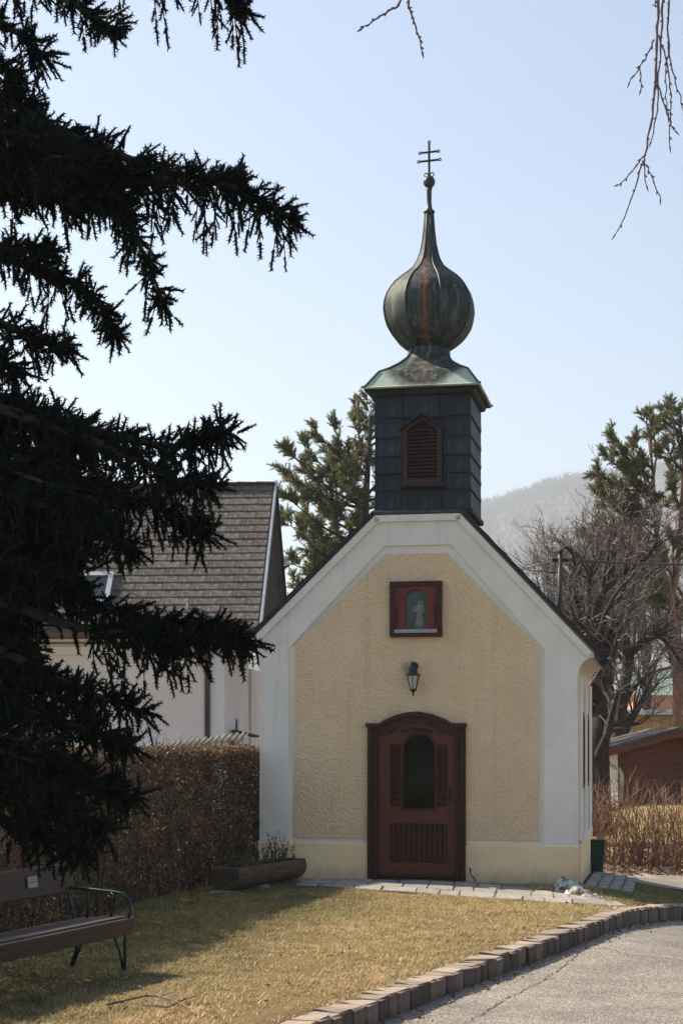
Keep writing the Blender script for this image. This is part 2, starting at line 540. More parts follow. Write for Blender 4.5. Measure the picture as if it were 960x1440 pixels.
_sz = _nt.nodes.new('ShaderNodeSeparateXYZ')
_nt.links.new(_nt.nodes.new('ShaderNodeNewGeometry').outputs['Normal'], _sz.inputs[0])
_f = math_node(_nt, 'MULTIPLY', ramp(_nt, _sz.outputs[2], [(.6, 0), (.9, 1)]), ramp(_nt, noise_node(_nt, mapping(_nt), 7, 5, .7), [(.3, .35), (.6, .9)]))
_nt.links.new(vary(_nt, mix(_nt, _f, _src, (.36, .29, .225)), .2), _b.inputs['Base Color'])
MAT['paver'] = mk('paver', (.22, .20, .175), (.33, .305, .27), 6, .85, .5, 35, .012, rand=.2, dirt=(.15, .13, .10), dscale=4)
MAT['joint'] = mk('joint', (.13, .11, .075), (.20, .17, .12), 12, .95, .5, 40, .02)
MAT['snow'] = mk('snow', (.46, .45, .44), (.66, .65, .64), 9, .8, .9, 40, .03, dirt=(.11, .085, .055), dscale=11, dlo=.42, dhi=.58)
MAT['bin_green'] = mk('bin_green', (.006, .035, .022), (.012, .05, .032), 5, .4)
MAT['stone'] = mk('stone', (.13, .12, .10), (.22, .2, .17), 8, .9, .5, 20, .02)
MAT['log'] = mk('log', (.070, .043, .028), (.14, .09, .06), 4, .85, .6, 14, .02, stretch=(1, 6, 6))
MAT['log_soil'] = mk('log_soil', (.04, .03, .02), (.07, .05, .035), 20, .95, .6, 30, .02)

# bench, house and the rest
MAT['bench_wood'] = mk('bench_wood', (.022, .011, .007), (.045, .024, .015), 4, .6, .25, 30, .004, stretch=(1, 12, 12), rand=.15)
MAT['bench_iron'] = mk('bench_iron', (.006, .026, .021), (.011, .040, .032), 14, .45)
MAT['plaque'] = mk('plaque', (.22, .22, .205), (.28, .28, .265), 6, .4)
MAT['ink'] = mk('ink', (.05, .05, .05), (.08, .08, .08), 6, .6)
MAT['shingle'] = mk('shingle', (.070, .055, .047), (.125, .102, .088), 7, .9, .5, 40, .01, rand=.16, dirt=(.27, .235, .21), dscale=14, dlo=.56, dhi=.68)
MAT['house_wall'] = mk('house_wall', (.70, .63, .58), (.77, .70, .65), 1.2, .9, .1, 50, .005)
MAT['house_white'] = mk('house_white', (.68, .66, .64), (.76, .74, .72), 1.5, .85)
MAT['cladding'] = mk('cladding', (.020, .019, .020), (.035, .033, .033), 3, .8, .3, 20, .01, rand=.2)
MAT['zinc'] = mk('zinc', (.42, .44, .46), (.55, .57, .59), 5, .4, metal=.5)
MAT['mast_grey'] = mk('mast_grey', (.045, .042, .040), (.085, .08, .075), 8, .6)
MAT['brown_metal'] = mk('brown_metal', (.085, .045, .035), (.12, .07, .052), 5, .5)
MAT['corrugated'] = mk('corrugated', (.17, .14, .11), (.28, .24, .195), 5, .85, dirt=(.16, .13, .10), dscale=5)
MAT['rust_wood'] = mk('rust_wood', (.13, .055, .035), (.22, .10, .06), 4, .8, .2, 20, .01)
MAT['shed_board'] = mk('shed_board', (.11, .035, .018), (.165, .060, .032), 3, .7, .2, 20, .005, stretch=(1, 8, 8), rand=.14)
MAT['shed_roof'] = mk('shed_roof', (.06, .05, .044), (.105, .09, .08), 4, .9, .3, 30, .01)
MAT['ochre'] = mk('ochre', (.36, .23, .10), (.45, .30, .14), 2, .85, rand=.08)
MAT['pink_wall'] = mk('pink_wall', (.42, .22, .18), (.50, .28, .23), 2, .9)
MAT['roof_green'] = mk('roof_green', (.14, .20, .17), (.2, .27, .23), 2, .8)
MAT['bark'] = mk('bark', (.026, .020, .016), (.060, .046, .038), 5, .95, .8, 14, .03, stretch=(3, 3, 1))
MAT['twig'] = mk('twig', (.105, .080, .072), (.18, .145, .132), 6, .85)
MAT['birch_twig'] = mk('birch_twig', (.13, .085, .075), (.2, .14, .125), 20, .8)
MAT['birch_bark'] = mk('birch_bark', (.10, .09, .085), (.7, .68, .64), 3, .7, .3, 10, .01, lo=.3, hi=.42, stretch=(1, 1, 2.5))
MAT['pine_bark'] = mk('pine_bark', (.13, .070, .045), (.28, .155, .10), 4, .9, .6, 9, .03, stretch=(2, 2, 1))
MAT['shrub_stem'] = mk('shrub_stem', (.13, .065, .038), (.27, .155, .095), 3, .8, rand=.2, island=True)
MAT['spruce_bark'] = mk('spruce_bark', (.022, .018, .014), (.045, .034, .027), 6, .95, .6, 14, .02)
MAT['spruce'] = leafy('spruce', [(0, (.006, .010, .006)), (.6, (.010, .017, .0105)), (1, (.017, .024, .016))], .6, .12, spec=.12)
MAT['pine'] = leafy('pine', [(0, (.12, .135, .052)), (.5, (.19, .195, .082)), (1, (.28, .255, .115))], .55, .4)
MAT['pine_dead'] = leafy('pine_dead', [(0, (.20, .055, .028)), (1, (.28, .09, .05))], .6, .3)
MAT['hedge'] = leafy('hedge', [(0, (.050, .028, .014)), (.3, (.105, .062, .034)), (.65, (.175, .110, .064)), (.9, (.27, .185, .115)), (1, (.085, .075, .03))], .45, .5, spec=.45, rand=.35)
MAT['hedge_twig'] = mk('hedge_twig', (.055, .04, .03), (.10, .07, .05), 6, .9)
MAT['grass'] = leafy('grass', [(0, (.52, .32, .16)), (.2, (.76, .53, .30)), (.45, (.86, .66, .41)), (.6, (.62, .45, .21)), (.78, (.38, .34, .12)), (.9, (.22, .13, .065)), (1, (.92, .79, .57))], .65, .25, spec=.2, rand=.3)
_nt = MAT['grass'].node_tree
_b = _nt.nodes['Principled BSDF']
_src = _b.inputs['Base Color'].links[0].from_socket
_pt = ramp(_nt, noise_node(_nt, mapping(_nt), .55, 5, .65), [(.46, 0), (.66, .75)])
_sp = _nt.nodes.new('ShaderNodeSeparateXYZ')
_nt.links.new(mapping(_nt), _sp.inputs[0])
_nz = noise_node(_nt, mapping(_nt), .8, 5, .65)
# greener turf towards the hedge (darkened there to paint in its shade) and at the back, straw towards the kerb
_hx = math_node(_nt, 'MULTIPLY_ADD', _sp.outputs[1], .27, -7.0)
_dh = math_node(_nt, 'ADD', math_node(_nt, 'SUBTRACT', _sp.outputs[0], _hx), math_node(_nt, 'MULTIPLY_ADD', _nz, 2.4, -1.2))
_green_shadow = ramp(_nt, math_node(_nt, 'MULTIPLY', _dh, .25), [(.40, .92), (.72, 0)])
_verge_shadow = math_node(_nt, 'MULTIPLY', ramp(_nt, math_node(_nt, 'MULTIPLY', _sp.outputs[0], .1), [(.30, 0), (.325, .92)]), ramp(_nt, math_node(_nt, 'MULTIPLY', _sp.outputs[1], .04), [(.722, 0), (.735, 1)]))  # chapel shadow over the verge, painted in as dark green
_green_shadow = math_node(_nt, 'MAXIMUM', _green_shadow, _verge_shadow)
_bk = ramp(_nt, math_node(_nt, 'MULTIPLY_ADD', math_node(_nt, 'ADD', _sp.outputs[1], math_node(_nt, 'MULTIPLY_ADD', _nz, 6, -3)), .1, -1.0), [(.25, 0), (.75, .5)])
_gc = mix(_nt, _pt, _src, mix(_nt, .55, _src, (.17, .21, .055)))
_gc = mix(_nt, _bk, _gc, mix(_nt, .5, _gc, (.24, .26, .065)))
_gc = mix(_nt, _green_shadow, _gc, mix(_nt, .8, _gc, (.085, .105, .028)))
_nt.links.new(_gc, _b.inputs['Base Color'])
MAT['litter'] = leafy('litter', [(0, (.10, .055, .03)), (.5, (.19, .115, .065)), (1, (.30, .21, .13))], .7, .1)
MAT['herb'] = leafy('herb', [(0, (.05, .065, .035)), (.6, (.10, .11, .06)), (1, (.16, .14, .10))], .6, .3)
MAT['hill_soil'] = mk('hill_soil', (.075, .060, .05), (.12, .098, .082), .02, .95)
MAT['hill_wood'] = mk('hill_wood', (.055, .045, .04), (.105, .085, .078), .05, .95, rand=.3, island=True)

# ---------------------------------------------------------------- the setting: ground, road, kerb
KP, KD = Vector((-.20, 10.52)), Vector((.427, .904)).normalized()     # the kerb line, seen from above
KN = Vector((KD.y, -KD.x))                                            # towards the road

def st(x, y):
    q = Vector((x, y)) - KP
    return q.dot(KD), q.dot(KN)

def xy(s, t):
    p = KP + KD * s + KN * t
    return p.x, p.y

def ground_z(x, y):
    z = -.35 * sstep(2.7, 5.3, x) * sstep(8, 18, y)
    z += .75 * sstep(28.5, 34, y) * sstep(3, 7, x)
    z += .025 * mnoise.noise(Vector((x * .5, y * .5, 0))) * sstep(.3, 1.2, abs(st(x, y)[1]) if y < 40 else 2) * (1 - sstep(19, 21, y) * (1 - sstep(24, 27, y)))
    return z

def axis_vals(lo, hi, dense_lo, dense_hi, step, grow=1.35):
    vals = list(np.arange(dense_lo, dense_hi + 1e-6, step))
    d, x = step, dense_lo
    while x > lo:
        d *= grow; x -= d; vals.insert(0, max(x, lo))
    d, x = step, dense_hi
    while x < hi:
        d *= grow; x += d; vals.append(min(x, hi))
    return vals

S = axis_vals(-40, 2600, -12, 34, .5)
T = sorted(set(axis_vals(-1500, 1500, -14, 12, .5)) | {-.19, -.05})
gv, gf = [], []
for s_ in S:
    for t_ in T:
        x, y = xy(s_, t_)
        z = ground_z(x, y)
        if -.17 < t_ < 7 and s_ < 16: z -= .26
        elif -.17 < t_ < 7: z -= .26 * (1 - sstep(16, 22, s_))
        gv.append((x, y, z))
nT = len(T)
for i in range(len(S) - 1):
    for j in range(nT - 1):
        a = i * nT + j
        gf.append((a, a + nT, a + nT + 1, a + 1)[::-1])
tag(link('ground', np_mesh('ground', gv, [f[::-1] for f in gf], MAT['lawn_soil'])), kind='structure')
bpy.data.objects['ground'].data.polygons.foreach_set('use_smooth', [True] * len(gf))

def sheet(name, mat, ss, ts, dz, drop=0):
    V, F = [], []
    for s_ in ss:
        for t_ in ts:
            x, y = xy(s_, t_)
            V.append((x, y, ground_z(x, y) + dz - drop * (1 - sstep(16, 24, s_)) + .012 * mnoise.noise(Vector((x * .8, y * .8, 3)))))
    n = len(ts)
    for i in range(len(ss) - 1):
        for j in range(n - 1):
            a = i * n + j
            F.append((a, a + 1, a + n + 1, a + n)[::-1])
    o = link(name, np_mesh(name, V, F, mat))
    o.data.polygons.foreach_set('use_smooth', [True] * len(F))
    return tag(o, kind='structure')
road = sheet('road', MAT['asphalt'], list(np.arange(-16, 17.01, .5)), [-.06] + list(np.arange(0, 7.6, .5)), 0, .14)

# the side drive behind the verge
V, F = [], []
xs, ys = list(np.arange(3.9, 14, .5)), [22.9, 23.6, 24.3, 25.0, 25.7]
for y in ys:
    for k, x in enumerate(xs):
        xx = x + (.35 * (y - 23) if k == 0 else 0)
        V.append((xx, y, ground_z(xx, y) + .02))
for i in range(len(ys) - 1):
    for j in range(len(xs) - 1):
        a = i * len(xs) + j
        F.append((a, a + 1, a + len(xs) + 1, a + len(xs)))
tag(link('side_road', np_mesh('side_road', V, F, MAT['asphalt'])), kind='structure')

# cracks in the asphalt, thin ragged strips
def crack(pts, w, seed):
    rg = random.Random(seed)
    V, F = [], []
    P = []
    for (a, b) in zip(pts, pts[1:]):
        a, b = Vector(a), Vector(b)
        n = max(2, int((b - a).length / .07))
        for k in range(n): P.append(a.lerp(b, k / n) + Vector((rg.uniform(-1, 1), rg.uniform(-1, 1))) * .018)
    for k, p in enumerate(P):
        q = (P[min(k + 1, len(P) - 1)] - P[max(k - 1, 0)]).normalized()
        nrm = Vector((-q.y, q.x)) * w * rg.uniform(.25, 1.3)
        s_, t_ = st(p.x, p.y)
        z = ground_z(p.x, p.y) - .14 * (1 - sstep(16, 24, s_)) + .012 * mnoise.noise(Vector((p.x * .8, p.y * .8, 3))) + .006
        V += [(p.x - nrm.x, p.y - nrm.y, z), (p.x + nrm.x, p.y + nrm.y, z)]
    for k in range(len(P) - 1): F.append((2 * k, 2 * k + 1, 2 * k + 3, 2 * k + 2))
    o = link('road_crack', np_mesh('road_crack', V, F, MAT['crack']), road)
    return o
def rd(px, py):
    d = (EYE + .14) * FOC / (py - HY)
    return ((px - CX) / FOC * d, d)
crack([rd(655, 1440), rd(705, 1408), rd(760, 1380), rd(795, 1356), rd(815, 1338)], .006, 3)
crack([rd(848, 1332), rd(880, 1343), rd(925, 1348), rd(1010, 1354)], .006, 4)

# kerb of small granite setts
kerb = empty('kerb')
tag(kerb, kind='structure')
rg = random.Random(5)
def rough_block(d, seed, bev=.02, j=.012):
    rr = random.Random(seed)
    mb = MB().box((0, 0, 0), d, bev=bev)
    mb.v = [tuple(c + rr.uniform(-j, j) for c in v) for v in mb.v]
    return mb
blocks = [rough_block((.30, .23, .30), k, .016, .009).mesh('kerb_stone', MAT['kerb_stone']) for k in range(7)]
s_ = -2.2
while s_ < 13.4:
    L = rg.uniform(.13, .25)
    x, y = xy(s_ + L / 2, -.11 + rg.uniform(-.006, .006))
    o = link('kerb_stone', blocks[rg.randrange(7)], kerb, (x, y, ground_z(x, y) - .135 + rg.uniform(-.008, .01)), (rg.uniform(-.02, .02), rg.uniform(-.012, .012), math.atan2(KD.y, KD.x) + rg.uniform(-.012, .012)))
    o.scale = ((L - .004) / .30, 1, 1)
    s_ += L

# ---------------------------------------------------------------- the chapel
AL = math.atan2(450, FOC)                      # how far the chapel is turned
CO = Vector((.977, 21.0))
CA, SA = math.cos(AL), math.sin(AL)
chapel = empty('chapel', (CO.x, CO.y, 0), -AL)
tag(chapel, 'small cream and white village chapel with dark slated tower and onion dome', 'chapel')

def fac(px, py, back=0.0):
    """photo measurement -> (x, z) in the chapel's own frame, on the plane 'back' metres behind its front"""
    u = (px - CX) / FOC
    ox, oy = CO.x + back * SA, CO.y + back * CA
    s = (oy * u - ox) / (CA + u * SA)
    t = oy - s * SA
    return s, EYE - (py - HY) / FOC * t

XL, XR = fac(366, 1000)[0], fac(811, 1000)[0]
TL, TR = fac(356, 895), fac(835, 917)
ZT = fac(587, 723)[1]                          # flat top of the gable
GL, GR = fac(527, 723)[0], fac(648, 723)[0]
DEP = 3.5
ZN = fac(366, 957)[1]                          # underside of the eaves moulding
DXL, DXR = fac(531, 1100)[0], fac(640, 1100)[0]   # door opening
def arc(x0, x1, z0, h, n=10):
    """points of a segmental arch from (x1,z0) over to (x0,z0)"""
    return [((x0 + x1) / 2 + (x1 - x0) / 2 * math.cos(math.pi * k / n), z0 + h * math.sin(math.pi * k / n)) for k in range(n + 1)]
door_z = fac(587, 1035)[1]
NX0, NX1 = fac(570, 860)[0], fac(602, 860)[0]
NZ0, NZ1 = fac(586, 884)[1], fac(586, 845)[1]
niche_hole = [(NX0, NZ0), (NX1, NZ0)] + arc(NX0, NX1, NZ1, (NX1 - NX0) / 2)
def cove(side, n=5):
    """the concave eaves moulding seen at the end of the gable, from wall to tip"""
    x0, (x1, z1) = (XR, TR) if side > 0 else (XL, TL)
    pts = []
    for k in range(n + 1):
        a = math.pi / 2 * k / n
        pts.append((x0 + (x1 - x0) * (1 - math.cos(a)) , ZN + (z1 - .06 - ZN) * math.sin(a)))
    return pts + [(x1, z1 - .03)]
gable_top = [(TR[0], TR[1]), (GR, ZT), (GL, ZT), (TL[0], TL[1])]
outline = [(XL, -.35), (DXL, -.35)] + list(reversed(arc(DXL, DXR, door_z, .12))) + [(DXR, -.35), (XR, -.35)] + cove(1) + gable_top + list(reversed(cove(-1)))
MB().prism(outline, 0, .35, [niche_hole]).build('front_wall', MAT['white_plaster'], chapel)
# outer white band, standing a little proud, with the fold line inside it
PL, PR = fac(406, 912), fac(765, 913)
PT = [fac(540, 768), fac(634, 766)]
band_in = [(fac(407, 1188)[0], fac(420, 1190)[1]), (fac(764, 1188)[0], fac(587, 1190)[1]), PR, PT[1], PT[0], PL]
zb = fac(587, 1187)[1]
outer_band = [(XL - .004, zb), (XR + .004, zb)] + cove(1) + [(TR[0], TR[1] - .035), (GR, ZT - .035), (GL, ZT - .035), (TL[0], TL[1] - .035)] + list(reversed(cove(-1)))
hole = [(band_in[0][0], zb + .004)] + [(band_in[1][0], zb + .004)] + band_in[2:]
lower = zb + .004
# the band is open at the bottom, so write it as one outline
bandpoly = [(XL - .004, zb), (band_in[0][0], zb), PL, PT[0], PT[1], PR, (band_in[1][0], zb), (XR + .004, zb)] + cove(1) + [(TR[0], TR[1] - .035), (GR, ZT - .035), (GL, ZT - .035), (TL[0], TL[1] - .035)] + list(reversed(cove(-1)))
MB().prism(bandpoly, -.028, .01).build('gable_band', MAT['white_plaster'], chapel)
# slim raked moulding under the verge
mo = MB()
for (a, b) in (((TL[0] + .02, TL[1] - .01), (GL + .01, ZT - .01)), ((GL, ZT - .01), (GR, ZT - .01)), ((GR - .01, ZT - .01), (TR[0] - .02, TR[1] - .01))):
    dx, dz = b[0] - a[0], b[1] - a[1]
    l = math.hypot(dx, dz); nx, nz = dz / l, -dx / l
    if nz > 0: nx, nz = -nx, -nz
    mo.prism([a, b, (b[0] + nx * .085, b[1] + nz * .085), (a[0] + nx * .085, a[1] + nz * .085)], -.062, -.03)
mo.build('verge_moulding', MAT['white_plaster'], chapel)
# roughcast field
sp = [fac(414, 1176), fac(757, 1184), fac(757, 910), fac(628, 778), fac(543, 779), fac(416, 906)]
zs = fac(587, 1180)[1]
DO0, DO1 = fac(518, 1100)[0], fac(655, 1100)[0]
doz = fac(587, 1017)[1]
panel = [(sp[0][0], zs), (DO0 + .03, zs), (DO0 + .03, doz - .05)] + list(reversed(arc(DO0 + .25, DO1 - .25, doz - .05, .1))) + [(DO1 - .03, doz - .05), (DO1 - .03, zs), (sp[1][0], zs), sp[2], sp[3], sp[4], sp[5]]
NF0, NF1 = fac(549, 860)[0], fac(622, 860)[0]
nfz0, nfz1 = fac(586, 896)[1], fac(586, 818)[1]
e = .03
MB().prism(panel, -.022, -.001, [[(NF0 + e, nfz0 + e), (NF1 - e, nfz0 + e), (NF1 - e, nfz1 - e), (NF0 + e, nfz1 - e)]]).build('roughcast_panel', MAT['roughcast'], chapel)
# plinth either side of the door
for a, b in ((XL - .02, DO0 + .03), (DO1 - .03, XR + .02)):
    MB().box(((a + b) / 2, -.02, (zb - .06) / 2), (b - a, .05, zb + .06), bev=.008).build('plinth', MAT['cream_plinth'], chapel)
MB().box(((DO1 + XR) / 2, -.03, -.09), (XR - DO1 + .06, .09, .2), bev=.02).build('footing', MAT['footing'], chapel)
MB().box(((DO0 + XL) / 2, -.03, -.14), (DO0 - XL + .06, .09, .2), bev=.02).build('footing', MAT['footing'], chapel)
ck = [fac(660, 1219), fac(662, 1224), fac(661, 1229), fac(667, 1235), fac(669, 1241)]
ckm = MB()
for k, (x, z) in enumerate(ck):
    w = (.002, .012, .004, .010, .003)[k]
    ckm.v += [(x - w, -.0478, z), (x + w, -.0478, z + .006)]
ckm.f = [(2 * k, 2 * k + 1, 2 * k + 3, 2 * k + 2) for k in range(len(ck) - 1)]
ckm.build('plaster_crack', MAT['crack'], chapel)
# side and back walls
MB().box((XL + .175, DEP / 2 + .175, 1.2), (.35, DEP - .352, 3.1)).build('side_wall', MAT['white_plaster'], chapel)
wr = MB()
wx = XR - .175
z0w, z1w = -.35, ZN + .1
def side_poly():
    return [(.352, z0w), (DEP, z0w), (DEP, z1w), (.352, z1w)]
def arch_window(y0, y1, z0, z1):
    return [(y0, z0), (y1, z0)] + arc(y0, y1, z1, (y1 - y0) / 2, 8)
WZ0, WZ1 = 1.17, 1.95
WIN = [(1.0, 1.48), (2.3, 2.78)]
sidem = MB().prism(side_poly(), 0, .35, [arch_window(a, b, WZ0, WZ1) for a, b in WIN])
sidem.v = [(XR - v[1], v[0], v[2]) for v in sidem.v]           # (y, ., z) plane turned to the right-hand wall
sidem.f = [f[::-1] for f in sidem.f]
sidem.build('side_wall', MAT['white_plaster'], chapel)
MB().box(((XL + XR) / 2, DEP - .17, 1.2), (XR - XL - .71, .34, 3.1)).build('back_wall', MAT['white_plaster'], chapel)
bgp = [(XL + .1, ZN), (XR - .1, ZN)] + [(TR[0] - .25, TR[1] - .1), (GR, ZT - .1), (GL, ZT - .1), (TL[0] + .1, TL[1] - .1)]
MB().prism(bgp, DEP - .3, DEP).build('back_gable', MAT['white_plaster'], chapel)
# pilaster strips and plinth along the right-hand wall
sw = MB()
for a, b in ((.36, .72), (1.74, 2.04), (3.1, 3.5)):
    sw.box((XR + .02, (a + b) / 2, (zb + ZN) / 2), (.036, b - a, ZN - zb), bev=.004)
sw.build('pilaster', MAT['white_plaster'], chapel)
MB().box((XR + .012, DEP / 2 + .1, zb / 2 - .2), (.06, DEP, zb + .4), bev=.006).build('plinth', MAT['cream_plinth'], chapel)
MB().box((XR + .025, DEP / 2 + .18, zb + .03), (.045, DEP - .36, .05)).build('string_course', MAT['white_plaster'], chapel)
sb = MB()
for a, b in ((.74, 1.72), (2.06, 3.08)):
    sb.box((XR + .006, (a + b) / 2, 1.6), (.01, b - a, 1.9))
# eaves cove along the right side
cv = MB()
cp = cove(1)
V = [(x, .36, z) for x, z in cp] + [(x, DEP + .1, z) for x, z in cp]
n = len(cp)
cv.add(V, [(k, k + 1, k + 1 + n, k + n) for k in range(n - 1)])
cv.build('eaves_cove', MAT['white_plaster'], chapel, smooth=True)
for a, b in WIN:
    wroot = MB()
    o1, i1 = arch_window(a - .0, b + .0, WZ0, WZ1), arch_window(a + .06, b - .06, WZ0 + .06, WZ1)
    wroot.prism(o1, 0, .12, [i1])
    wroot.v = [(XR + .03 - v[1], v[0], v[2]) for v in wroot.v]
    wroot.f = [f[::-1] for f in wroot.f]
    wf = wroot.build('window', MAT['door_red'], chapel)
    g = MB().prism(i1, .06, .065)
    g.v = [(XR + .03 - v[1], v[0], v[2]) for v in g.v]
    g.f = [f[::-1] for f in g.f]
    g.build('pane', MAT['sky_pane'], wf)
    MB().box((XR - .02, (a + b) / 2, 1.5), (.03, .025, .7)).build('glazing_bar', MAT['door_red'], wf)
MB().box(((XL + XR) / 2, DEP / 2, -.1), (XR - XL - .72, DEP - .72, .12)).build('floor', MAT['interior'], chapel)

# roof: each slope a deck with courses of slate
def slope(P, Q, seed):
    """P eave (x,z), Q top (x,z)"""
    dx, dz = Q[0] - P[0], Q[1] - P[1]
    l = math.hypot(dx, dz)
    ux, uz = dx / l, dz / l
    nx, nz = -uz, ux
    if nz < 0: nx, nz = -nx, -nz
    y0, y1 = -.075, DEP + .12
    def sl(a, b, n0, n1, ya, yb):
        c = [(P[0] + ux * t + nx * h, P[1] + uz * t + nz * h) for t, h in ((a, n0[0]), (b, n0[1]), (b, n1[1]), (a, n1[0]))]
        return MB().prism(c, ya, yb)
    rf = sl(0, l, (.0, .0), (.03, .03), y0, y1).build('roof', MAT['roof_slate'], chapel)
    k = 0
    n = int(l / .3)
    for i in range(n + 1):
        a = -.04 + i * l / (n + .4)
        b = min(a + l / (n + .4) + .05, l + .02)
        for j in range(6):
            ya = y0 - .012 + j * (y1 - y0 + .024) / 6
            yb = ya + (y1 - y0) / 6 - .006
            sl(a, b, (.038, .031), (.054, .040), ya, yb).build('slate', MAT['roof_slate'], rf)
slope(TL, (GL, ZT), 1)
slope((TR[0] + .12, TR[1] - .12), (GR, ZT), 2)
MB().box(((GL + GR) / 2, .02, ZT + .02), (GR - GL + .1, .16, .045), bev=.006).build('roof_flashing', MAT['dark_copper'], chapel)
MB().box(((GL + GR) / 2, 1.5 + DEP / 2 - .6, ZT), (GR - GL + .04, DEP - 1.2, .06)).build('roof_ridge', MAT['roof_slate'], chapel)
# dark roof end and gutter stub on the right-hand eave
MB().tube([(TR[0] + .11, -.02, TR[1] - .13), (TR[0] + .11, DEP + .1, TR[1] - .15)], .05, 8).build('gutter', MAT['dark_trim'], chapel)

# tower
TB = .09
tx0, tx1 = fac(527, 650, TB)[0], fac(661, 650, TB)[0]
TW = tx1 - tx0
tcx, tcy = (tx0 + tx1) / 2, TB + TW / 2
tz0, tz1 = ZT - .45, fac(590, 545, TB)[1]
tower = MB().box((tcx, tcy, (tz0 + tz1) / 2), (TW - .05, TW - .05, tz1 - tz0)).build('tower', MAT['tower_slate'], chapel)
zrows = [ZT + .06] + [fac(590, y, TB)[1] for y in (687, 663, 638, 612, 584)] + [tz1 - .01]
lx0, lx1 = fac(571, 650, TB)[0], fac(617, 650, TB)[0]
lz0, lz1, lzt = fac(594, 678, TB)[1], fac(594, 605, TB)[1], fac(594, 593, TB)[1]
rg = random.Random(11)
def slate_panel(x0, x1, z0, z1, side):
    """one slate; side 0 front, 1 right, 2 left, 3 back"""
    t = .012
    mb = MB()
    lean = .022
    w = (x1 - x0) - .006
    h = (z1 - z0) + .025
    j = lambda: rg.uniform(-.004, .004)
    vs = [(-w / 2 + j(), -lean - t, -.018 + j()), (w / 2 + j(), -lean - t, -.018 + j()), (w / 2, -t * .6, h), (-w / 2, -t * .6, h),
          (-w / 2, 0, -.018), (w / 2, 0, -.018), (w / 2, .002, h), (-w / 2, .002, h)]
    mb.add(vs, [(0, 1, 2, 3), (0, 4, 5, 1), (1, 5, 6, 2), (3, 2, 6, 7), (0, 3, 7, 4), (4, 7, 6, 5)])
    c = (x0 + x1) / 2
    half = TW / 2 - .025
    a = (0, math.pi / 2, -math.pi / 2, math.pi)[side]
    off = Matrix.Rotation(a, 3, 'Z') @ Vector((c, -half, 0))
    mb.build('slate', MAT['tower_slate'], tower, (tcx + off.x, tcy + off.y, z0), (0, 0, a))
for i in range(len(zrows) - 1):
    z0, z1 = zrows[i], zrows[i + 1]
    for side in range(4):
        h = TW / 2 + .004
        cuts = [-h, -h * .05 + rg.uniform(-.25, .25) * h, h] if i not in (2, 3) or side else None
        if i == 5: cuts = [-h, -h * .4, h * .35, h]
        if i == 0: cuts = [-h, -h * .45, h * .4, h]
        if side == 0 and i in (1, 2, 3):
            spans = [(-h, lx0 - tcx - .045), (lx1 - tcx + .045, h)]
        elif side == 0 and i == 4:
            spans = [(-h, lx0 - tcx - .045), (lx1 - tcx + .045, h), (lx0 - tcx - .05, lx1 - tcx + .05)]
        else:
            cuts = cuts or [-h, 0, h]
            spans = list(zip(cuts, cuts[1:]))
        for k, (a, b) in enumerate(spans):
            if side == 0 and i == 4 and k == 2: slate_panel(a, b, lzt + .06, z1, side)
            elif side == 0 and i == 0: slate_panel(a, b, z0, min(z1, lz0 - .0) , side)
            else: slate_panel(a, b, z0, z1, side)
MB().box((tcx, tcy, ZT + .035), (TW + .07, TW + .07, .07), bev=.01).build('tower_base_trim', MAT['dark_trim'], chapel)

# louvred sound hole
lyf = TB - .05
cxl = (lx0 + lx1) / 2
def pent(x0, x1, z0, z1, zt): return [(x0, z0), (x1, z0), (x1, z1), ((x0 + x1) / 2, zt), (x0, z1)]
lou = MB().prism(pent(lx0 - .04, lx1 + .04, lz0 - .04, lz1 + .01, lzt + .07), lyf, TB + .03, [pent(lx0 + .02, lx1 - .02, lz0 + .03, lz1, lzt + .015)]).build('louvred_window', MAT['louvre_wood'], chapel)
hz = lz0 + .05
while hz < lzt - .0:
    half = (lx1 - lx0) / 2 - .02
    if hz > lz1: half *= max(.12, 1 - (hz - lz1) / (lzt - lz1 + .03))
    MB().box((0, 0, 0), (2 * half, .05, .012), Matrix.Rotation(R(35), 3, 'X')).build('slat', MAT['louvre_wood'], lou, (cxl, TB - .015, hz))
    hz += .048
hd = MB()
for sgn in (-1, 1):
    a, b = (cxl + sgn * ((lx1 - lx0) / 2 + .075), lz1 - .005), (cxl, lzt + .085)
    hd.prism([a, b, (b[0], b[1] + .03), (a[0], a[1] + .03)] if sgn < 0 else [b, a, (a[0], a[1] + .03), (b[0], b[1] + .03)], lyf - .05, TB)
hd.build('hood', MAT['dark_trim'], lou)
MB().box((cxl, lyf + .01, lz0 - .055), (lx1 - lx0 + .16, .09, .03)).build('sill', MAT['dark_trim'], lou)

# spire: cap, neck and onion
AD = 21.0 + tcy * CA - tcx * SA                 # depth of the spire's axis
def axz(py): return EYE - (py - HY) / FOC * AD
ppm = FOC / AD
def sqr(a):   # unit square over unit circle, in the tower's own axes
    return 1 / max(abs(math.cos(a)), abs(math.sin(a)))
def octr(a):
    k = (a + math.pi / 8) % (math.pi / 4) - math.pi / 8
    return math.cos(math.pi / 8) / math.cos(k) / math.cos(math.pi / 8)
ez = fac(590, 545, TB)[1]
eh = TW / 2 + .13
cap_prof = [(eh - .05, ez - .02), (eh, ez - .018), (eh + .012, ez), (eh - .02, ez + .016), (.585, axz(534)), (.48, axz(527)), (.385, axz(518)), (.315, axz(509)), (.27, axz(500)), (.265, axz(492))]
bl = [0, 0, 0, 0, .05, .15, .35, .6, .85, 1]
MB().lathe([(TW / 2 + .02, ez - .10), (TW / 2 + .05, ez - .085), (eh - .06, ez - .035), (eh - .012, ez - .03), (eh - .012, ez - .021)], 4, (tcx, tcy, 0), math.pi / 4, lambda a, i: math.sqrt(2)).build('eaves_board', MAT['dark_trim'], chapel)
